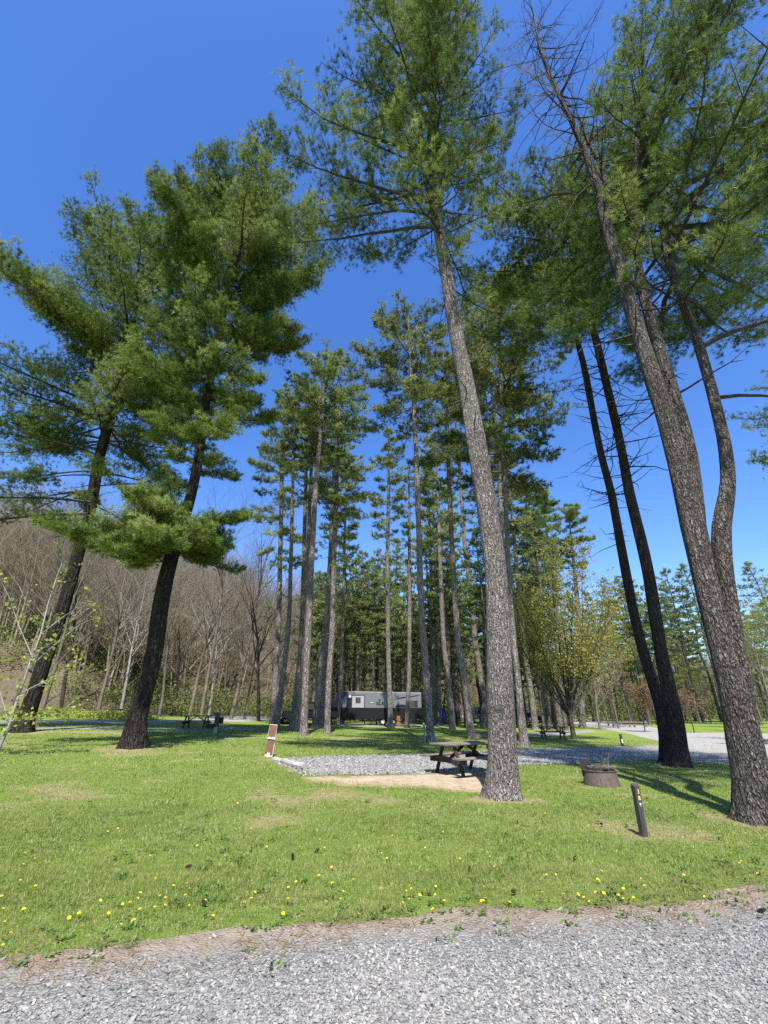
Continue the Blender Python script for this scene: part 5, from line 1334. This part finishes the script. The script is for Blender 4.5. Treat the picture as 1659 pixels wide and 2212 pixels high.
for k, (u, v, lab) in enumerate(CONES):
    q = ground_at(u, v)
    if co is None: co = b.build('pine_cone', M['cone'], None); o = co
    else: o = co.copy(); COL.objects.link(o)
    o.location = (float(q[0]), float(q[1]), float(gz(q[0], q[1])) + .035); o.rotation_euler = (r_.normal(0, .3), -R(60) if k == 1 else r_.normal(0, .25), r_.uniform(0, 6)); s_ = .52; o.scale = (s_,) * 3
    tag(o, lab, 'pine cone', 'fallen pine cones')

# broad weed leaves and tufts on the verge
r_ = RS(910); V = []
pts_ = []
while len(pts_) < 760:
    x = r_.uniform(-6, 7.5); y = edge_y(x) + (r_.normal(.15, .35) if len(pts_) < 260 else r_.uniform(0, 1) ** 1.5 * 6.5)
    if y < edge_y(x) - .8: continue
    pts_.append((x, y))
for (x, y) in pts_:
    n = r_.randint(6, 15); s_ = r_.uniform(.015, .04)
    for k in range(n):
        a = r_.uniform(0, 2 * PI); d = np.array([math.cos(a), math.sin(a), r_.uniform(.1, .9)]); e = np.array([-d[1], d[0], 0]) * s_ * .3; c_ = np.array([x, y, .008 + (.018 if y > edge_y(x) + .5 else 0) + float(gz(x, y))]) + np.array([r_.normal(0, .03), r_.normal(0, .03), 0])
        V += [c_, c_ + d * s_ * .6 + e, c_ + d * s_ * 1.3, c_ + d * s_ * .6 - e]
V = np.array(V); n = len(V) // 4
kind(link('verge_weeds', raw_mesh('verge_weeds', V, quads=np.arange(4 * n).reshape(-1, 4), attr={'tint': r_.uniform(0, 1, n)}), M['leafclump']), 'stuff')
# fallen pine needles and litter on the verge
n = 15000; x = r_.uniform(-7, 8.5, n); y = edge_y(x) + np.where(np.arange(n) < 5200, r_.normal(-.12, .28, n), r_.uniform(0, 1, n) ** 1.3 * 9); k = vnoise(x * 2.1, y * 2.1, 95) > .45; x, y = x[k], y[k]; n = len(x)
a = r_.uniform(0, PI, n); d = np.stack([np.cos(a), np.sin(a), r_.normal(0, .08, n)], -1) * r_.uniform(.02, .06, (n, 1)); e = np.stack([-np.sin(a), np.cos(a), np.zeros(n)], -1) * .0018; c_ = np.stack([x, y, np.where(y > edge_y(x) + .3, .03, .016) + gz(x, y)], -1)
V = np.stack([c_ - d - e, c_ + d - e, c_ + d + e, c_ - d + e], 1).reshape(-1, 3)
kind(link('pine_litter', raw_mesh('pine_litter', V, quads=np.arange(4 * n).reshape(-1, 4)), M['duff']), 'stuff')

# ------------------------------------------------------------------ light, sky, camera
EL, AZ = R(59), R(-2.0)       # sun stands behind the camera; shadows fall away from it
sun_dir = np.array([math.sin(-AZ) * math.cos(EL), -math.cos(AZ) * math.cos(EL), math.sin(EL)])   # toward the sun
ld = bpy.data.lights.new('sun', 'SUN'); ld.energy = 5.0; ld.angle = R(.5); ld.color = (1, .955, .89)
so = bpy.data.objects.new('sun', ld); COL.objects.link(so); so.rotation_euler = Vector(-sun_dir).to_track_quat('-Z', 'Y').to_euler(); so.location = (0, -10, 30)
w = bpy.data.worlds.new('World'); sc.world = w; w.use_nodes = True
nt = w.node_tree; bg = nt.nodes['Background']
sk = nt.nodes.new('ShaderNodeTexSky'); sk.sky_type = 'NISHITA'; sk.sun_disc = False; sk.sun_elevation = EL; sk.sun_rotation = math.atan2(sun_dir[0], sun_dir[1]); sk.air_density = 1.0; sk.dust_density = .3; sk.ozone_density = 3.0
hs = nt.nodes.new('ShaderNodeHueSaturation'); hs.inputs['Saturation'].default_value = 1.26; hs.inputs['Hue'].default_value = .512
nt.links.new(sk.outputs[0], hs.inputs['Color']); nt.links.new(hs.outputs[0], bg.inputs[0]); bg.inputs[1].default_value = .13

cd = bpy.data.cameras.new('camera'); cam = bpy.data.objects.new('camera', cd); COL.objects.link(cam)
cd.sensor_fit = 'VERTICAL'; cd.sensor_height = 24.0; cd.lens = F / 2212 * 24.0; cd.clip_start = .05; cd.clip_end = 4000
cam.location = (0, 0, 1.6); cam.rotation_euler = (R(90) + P, 0, 0); sc.camera = cam

sc.view_settings.view_transform = 'Standard'; sc.view_settings.look = 'None'; sc.view_settings.exposure = 1.12; sc.view_settings.gamma = 1
sc.cycles.max_bounces = 6; sc.cycles.diffuse_bounces = 2; sc.cycles.glossy_bounces = 2; sc.cycles.transmission_bounces = 3; sc.cycles.transparent_max_bounces = 4
sc.cycles.caustics_reflective = False; sc.cycles.caustics_refractive = False
sc.cycles.use_denoising = False
print('objects', len(COL.objects), 'polys', sum(len(o.data.polygons) for o in COL.objects if o.type == 'MESH'), 'unique', sum(len(m.polygons) for m in bpy.data.meshes))
